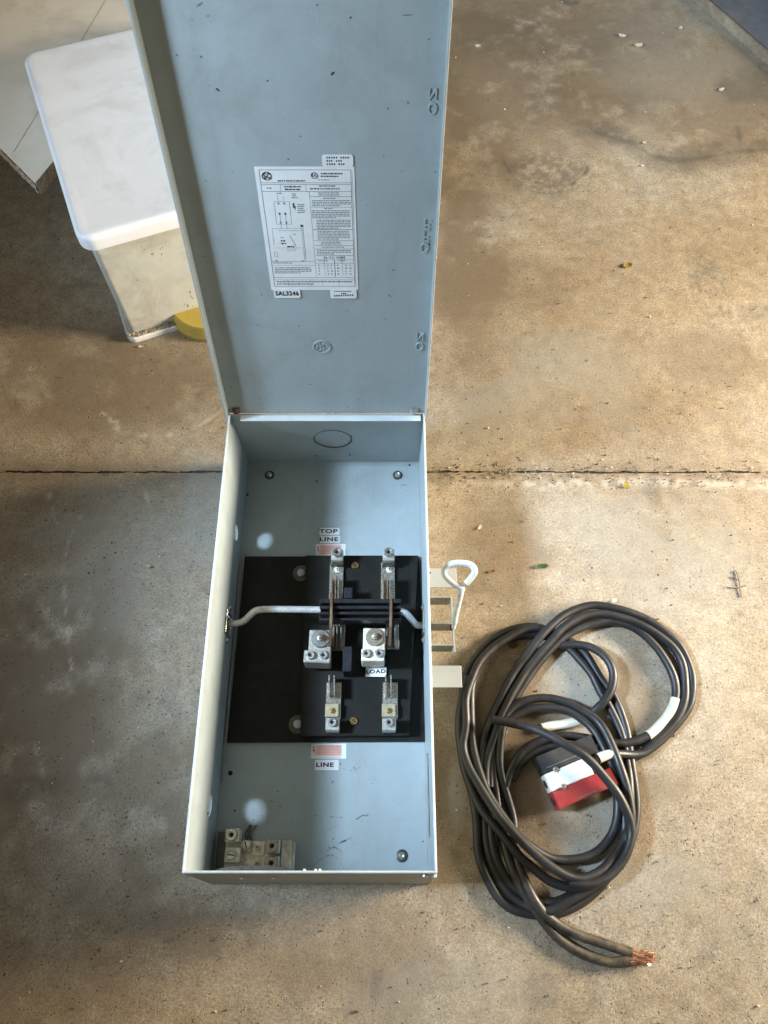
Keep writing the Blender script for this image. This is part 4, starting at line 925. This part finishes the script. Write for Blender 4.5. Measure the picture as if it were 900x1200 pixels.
# rectangular in plan: long side along the measured slope
c0 = P(628, 888, zk); c3 = P(656, 948, zk); ex = (P(720, 921, zk) - c3).normalized(); ey = Vector((-ex.y, ex.x, 0)); dep = abs((c0 - c3).dot(ey))
def K(a, b): return Vector((*(c3 + ex * a + ey * b).xy, 0))
def sec(b0, b1, a0, a1, z0, z1, mat, name, bev=.0009):
    bm = bmesh.new(); add_prism(bm, [K(a0, b0) + EZ * z0, K(a1, b0) + EZ * z0, K(a1, b1) + EZ * z0, K(a0, b1) + EZ * z0], (0, 0, z1 - z0), 0, bev); return build(name, bm, mat, kb)
LK = .092
print('block', dep)
t3 = dep / 3
red = sec(0, t3 * .98, 0, LK, .001, zk, 'red', 'red_section'); wh = sec(t3, t3 * 1.98, .0, LK * .72, .001, zk + .001, 'whiteblock', 'white_section'); blk_ = sec(t3 * 2, t3 * 3.05, 0, LK * .95, .001, zk - .001, 'blackblock', 'black_section')
sec(t3 * 1.02, t3 * 1.9, LK * .725, LK * .97, .001, zk - .008, 'blackblock', 'black_step')
bm = bmesh.new(); q = [K(LK * a, t3 * b) + EZ * (zk + .0003) for a, b in ((.30, .12), (.95, .12), (.95, .17), (.30, .17))]; add_poly(bm, q); build('parting_line', bm, 'rust', red, 0)
bm = bmesh.new()
for k in range(14):
    a0 = .30 + .028 * k; add_poly(bm, [K(LK * a0, t3 * (1.30 + .012 * (k % 3))) + EZ * (zk + .0013), K(LK * (a0 + .022), t3 * (1.31 + .012 * (k % 2))) + EZ * (zk + .0013), K(LK * (a0 + .022), t3 * (1.36 + .012 * (k % 2))) + EZ * (zk + .0013), K(LK * a0, t3 * (1.35 + .012 * (k % 3))) + EZ * (zk + .0013)])
build('faded_print', bm, 'label', wh, 0)
for k in range(3):
    bm = bmesh.new(); cc2 = K(-.0006, t3 * (k + .5)) + EZ * (zk * .5); add_lathe(bm, cc2, -ex, [(.0058, 0), (.0058, .0012), (.0042, .0014), (.0040, -.004 + .0045), (0, .0006)], 18, 0, False); build('entry_bush', bm, 'blackblock', (red, wh, blk_)[k])
bm = bmesh.new(); q = [K(LK * a, t3 * b) + EZ * (zk - .0007) for a, b in ((.08, 2.25), (.6, 2.25), (.6, 2.30), (.08, 2.30))]; add_poly(bm, q); build('parting_line', bm, 'boltgrey', blk_, 0)
for b in (1.0, 2.0):
    bm = bmesh.new(); c = K(.018, t3 * b) + EZ * (zk + .0012); add_lathe(bm, c, (0, 0, 1), [(.0042, 0), (.0042, .0012), (.0028, .003), (0, .0036)], 14, 0, False); build('block_screw', bm, 'tin', kb)

# ------------------------------------------------------------------ white plastic bin beside the lid
bn = thing('plastic_bin', 'white lidded plastic bin standing on the floor behind the switch box lid', 'bin', P(170, 340))
ZB = .265
pl = [P(*q, ZB) for q in ((90, 283), (24, 62))]
ax = (pl[1] - pl[0]); Lb = ax.length; ax.normalize(); bx = Vector((ax.y, -ax.x, 0)); Wb = .34
def Bn(a, b, z): return Vector((*(pl[0] + ax * a + bx * b).xy, z))
def rslab(name, a0, a1, b0, b1, z0, z1, rad, mat, parent, bev=0, taper=0):
    bm = bmesh.new(); ca, cb = (a0 + a1) / 2, (b0 + b1) / 2; loops = []
    prof = [(0, z0)] + ([(bev * (1 - math.cos(t)), z1 - bev * (1 - math.sin(t))) for t in [math.pi / 2 * k / 5 for k in range(6)]] if bev else [(0, z1)])
    if bev: prof.append((bev * 2.2, z1 - .0012)); 
    for ins, z in prof: loops.append([bm.verts.new(Bn(ca + p, cb + q, z)) for p, q in rounded(a1 - a0 - 2 * ins, b1 - b0 - 2 * ins, max(.002, rad - ins), 8)])
    n = len(loops[0]); bm.faces.new(loops[0]); bm.faces.new(loops[-1])
    for A_, B_ in zip(loops, loops[1:]):
        for k in range(n): bm.faces.new((A_[k], A_[(k + 1) % n], B_[(k + 1) % n], B_[k]))
    return build(name, bm, mat, parent, 40)
rslab('bin_lid', 0, Lb, 0, Wb, ZB - .028, ZB, .028, 'pvc', bn, .010)
rslab('bin_body', .015, Lb - .02, .013, Wb - .02, .012, ZB - .029, .012, 'pvc_dirty', bn, 0, .0)
rslab('bin_foot', .002, Lb, .006, Wb, .0005, .0115, .016, 'pvc', bn, .003)
# crumbs caught along the foot of the bin
bm = bmesh.new()
for k in range(90):
    b = random.uniform(.01, .2); c = Bn(.009 + random.uniform(-.004, .005), b, .012); r_ = random.uniform(.0012, .0035)
    bmesh.ops.create_icosphere(bm, subdivisions=1, radius=r_, matrix=Matrix.Translation(c + EZ * r_ * .5) @ Matrix.Rotation(random.random() * 3, 4, 'X') @ Matrix.Diagonal((1.4, 1, .6, 1)))
tag(build('debris_crumbs', bm, 'chipboard', None, 0, kind='stuff'), 'brown crumbs of debris gathered on the foot of the white bin', 'debris')

# ------------------------------------------------------------------ yellow tub between bin and lid
yb = thing('yellow_tub', 'yellow round plastic tub half hidden between the white bin and the raised lid', 'tub', P(243, 352))
cc_ = P(250, 360); rad = (P(250, 401) - cc_).length
bm = bmesh.new(); add_lathe(bm, (cc_.x, cc_.y, 0), (0, 0, 1), [(rad, .001), (rad, .010), (rad * .97, .013), (rad * .93, .026), (rad * .89, .030), (0, .031)], 56, 0, False); build('tub_body', bm, 'yellow', yb)

# ------------------------------------------------------------------ cream board, upper left
ZC = .215
cbx = thing('cream_panel_box', 'cream painted board box with a crumbling chipboard corner in the upper left corner', 'box', P(-60, 40))
c = P(41, 214, ZC); lft = P(0, 173, ZC); dl = (lft - c).normalized(); kn = P(62, 189, ZC); nn = Vector((-dl.y, dl.x, 0))
if nn.y < 0: nn = -nn
# outline of the panel: the visible corner, then a notch along the bin, then the part behind it
def outl(z, g=0.):
    q = [c + nn * g * 1.2 - dl * -g, kn + Vector((-g, g, 0)), Bn((kn - pl[0]).dot(ax), .016 - g, 0), Bn(Lb + .004, .010 - g, 0), Bn(Lb + .004 + g, .34, 0), Bn(Lb + 1.2, .34, 0), Bn(Lb + 1.2, -.9, 0), lft + dl * .6 + nn * g]
    return [Vector((*p.xy, z)) for p in q]
bm = bmesh.new(); add_prism(bm, outl(ZC - .024), (0, 0, .024), 0); tp = build('top_panel', bm, 'cream', cbx, 30)
bm = bmesh.new(); a_, b_ = P(124, 0, ZC + .0004), P(16, 178, ZC + .0004); s_ = Vector((.0012, .001, 0))
s_ *= .5; add_poly(bm, [a_ - s_, b_ - s_, b_ + s_, a_ + s_]); build('crease', bm, 'creaseline', tp, 0)
bm = bmesh.new()
def edge_strip(p, q, mat_h=.0235):
    d = (q - p); n_ = int(d.length / .004); o = Vector((d.y, -d.x, 0)).normalized()
    if (p + o - Bn(.5, .5, 0)).length < (p - Bn(.5, .5, 0)).length: o = -o
    rows = []
    for i in range(n_ + 1):
        b = p + d * i / n_; rows.append([bm.verts.new(Vector((*(b + o * (.0006 + random.random() * .0028)).xy, ZC - .0242 + .024 * k / 4 - (random.random() * .002 if k == 4 else 0)))) for k in range(5)])
    for a, b in zip(rows, rows[1:]):
        for k in range(4): bm.faces.new((a[k], b[k], b[k + 1], a[k + 1]))
edge_strip(lft + dl * .2, c); build('chipped_edge', bm, 'chipboard', tp, 0)
bm = bmesh.new(); edge_strip(c, kn); build('chipped_edge', bm, 'chipboard', tp, 0)
bm = bmesh.new(); add_prism(bm, [Bn(a, b, .001) for a, b in ((Lb + .08, -.7), (Lb + 1.1, -.7), (Lb + 1.1, .30), (Lb + .08, .30))], (0, 0, ZC - .026), 0); build('body_panel', bm, 'chipboard', cbx, 0)

# ------------------------------------------------------------------ blue-grey case, upper right corner
bc = thing('blue_grey_case', 'blue-grey painted case with a worn brown edge at the upper right corner of the floor', 'case', P(960, -30))
ZS = .022; c = P(900, 62, ZS); d1 = (P(826, -2, ZS) - c).normalized(); d2 = Vector((-d1.y, d1.x, 0)) * -1
if d2.y < 0: d2 = -d2
def Cs(a, b, z): return Vector((*(c + d1 * a + d2 * b).xy, z))
bm = bmesh.new(); add_prism(bm, [Cs(-.6, .0046, .001), Cs(.5, .0046, .001), Cs(.5, .7, .001), Cs(-.6, .7, .001)], (0, 0, ZS - .001), 0, .004); build('case_body', bm, 'bluegrey', bc)
bm = bmesh.new(); add_prism(bm, [Cs(-.6, -.0015, .001), Cs(.49, -.0015, .001), Cs(.49, .0042, .001), Cs(-.6, .0042, .001)], (0, 0, ZS + .0010), 0, .001); build('edge_trim', bm, 'rededge', bc)

# ------------------------------------------------------------------ litter on the floor
def flake(name, u, v, pxl, pxw, ang, mat, label, cat, curl=.3, group=None, pointed=True, seed=0):
    rs = random.Random(seed + int(u)); c = P(u, v, 0); k = 1.25e-3 * (P(u, v, 0) - Vector((0, 0, CAM_H))).length / 1.25
    a, b = pxl * k / 2, pxw * k / 2; bm = bmesh.new(); n = 9; rows = []
    for i in range(n + 1):
        t = -1 + 2 * i / n; wd = b * ((1 - t * t) ** .6 if pointed else (1 - .5 * t ** 8)) * (.8 + .35 * rs.random())
        z = .0012 + curl * a * (t * t) * .6
        row = []
        for s in (-1, 0, 1):
            row.append(bm.verts.new((a * t, wd * s + rs.uniform(-.1, .1) * b, z + (abs(s) * curl * b * .5) + .0006)))
        rows.append(row)
    for r0, r1 in zip(rows, rows[1:]):
        for s in (0, 1): bm.faces.new((r0[s], r0[s + 1], r1[s + 1], r1[s]))
    ret = bmesh.ops.solidify(bm, geom=bm.faces[:], thickness=.0005)
    bmesh.ops.rotate(bm, verts=bm.verts, cent=(0, 0, 0), matrix=Matrix.Rotation(ang, 3, 'Z')); bmesh.ops.translate(bm, verts=bm.verts, vec=c)
    return tag(build(name, bm, mat, None, 60), label, cat, group)
flake('dried_leaf', 735, 312, 11, 8, .3, 'leafyel', 'yellow dried leaf on open floor right of the raised lid', 'leaf')
flake('yellow_scrap', 733, 569, 9, 6, 1.5, 'leafyel', 'yellow scrap just in front of the floor joint, right of the box', 'scrap', pointed=False)
flake('dried_leaf', 601, 757, 12, 8, .1, 'leafbr', 'orange-brown dried leaf under the upper left cables of the coil', 'leaf')
flake('leaf_fragment', 635, 664, 15, 6, .1, 'leafy', 'small green leaf fragment above the cable coil', 'leaf')
flake('seed_husk', 563, 618, 10, 4, .9, 'white_scrap', 'pale seed husk right of the switch box above the handle ring', 'seed husk')
flake('paper_chip', 729, 43, 9, 6, -.3, 'white_scrap', 'white paper chip, left one of a pair at the top of the floor', 'paper chip', group='white chips scattered on the floor')
flake('paper_chip', 748, 54, 9, 6, .2, 'white_scrap', 'white paper chip, right one of a pair at the top of the floor', 'paper chip', group='white chips scattered on the floor')
flake('paper_chip', 845, 106, 8, 4, .5, 'white_scrap', 'bright white pointed chip below the blue-grey case', 'paper chip', group='white chips scattered on the floor')
flake('paper_chip', 797, 34, 5, 4, .5, 'white_scrap', 'tiny white chip left of the blue-grey case', 'paper chip', group='white chips scattered on the floor')
flake('paper_chip', 755, 168, 5, 4, .5, 'white_scrap', 'tiny white chip above the dark floor smear with its painted shadow', 'paper chip', group='white chips scattered on the floor')
flake('paper_chip', 753, 195, 5, 3, .1, 'white_scrap', 'tiny white chip below the dark floor smear with its painted shadow', 'paper chip', group='white chips scattered on the floor')
flake('paper_chip', 560, 55, 7, 5, .1, 'white_scrap', 'pale round chip right of the top of the raised lid', 'paper chip', group='white chips scattered on the floor')
flake('paper_chip', 166, 407, 7, 4, 0, 'white_scrap', 'white chip on the floor just below the plastic bin', 'paper chip', group='white chips scattered on the floor')
flake('foil_scrap', 172, 664, 14, 5, -.1, 'tape', 'crinkled pale scrap on the floor left of the switch box', 'scrap', .5)
flake('plaster_crumb', 720, 704, 8, 5, .4, 'white_scrap', 'pale plaster crumb touching the top of the cable coil', 'crumb')
flake('dry_crumb', 576, 670, 8, 4, .2, 'leafbr', 'dark dried crumb right of the handle ring', 'crumb', .2)
bm = bmesh.new()
for pts in ([(862, 668), (866, 680), (867, 692), (869, 700)], [(852, 688), (864, 689), (874, 686)], [(866, 680), (858, 676)]):
    add_tube(bm, catmull([P(u, v, .0015 + .001 * random.random()) for u, v in pts], .004), .0010, 5)
tag(build('dry_twig', bm, 'twig', None), 'forked dry twig on the floor right of the cable coil', 'twig')
# grit nobody could count
bm = bmesh.new(); rg = random.Random(3)
for k in range(950):
    u = rg.uniform(-10, 910); v = rg.uniform(0, 1210)
    if rg.random() < .35: u = rg.uniform(500, 900); v = 556 + rg.gauss(0, 8)
    c = P(u, v, 0)
    if X0 - .01 < c.x < X1 + .01 and YB - .02 < c.y < YTb + .01: continue
    r_ = rg.uniform(.0006, .0016) * (1.5 if rg.random() < .08 else 1)
    bmesh.ops.create_icosphere(bm, subdivisions=1, radius=r_, matrix=Matrix.Translation(c + EZ * (r_ * .4 + .0006)) @ Matrix.Rotation(rg.random() * 3, 4, 'X') @ Matrix.Rotation(rg.random() * 3, 4, 'Z') @ Matrix.Diagonal((1.5, 1, .6, 1)))
nf = len(bm.faces)
for i, f in enumerate(bm.faces): f.material_index = (i // 20 * 7919 % 5) // 2
tag(build('floor_grit', bm, ['twig', 'dust', 'tape'], None, 0, kind='stuff'), 'scattered grit and crumbs across the concrete floor', 'grit')
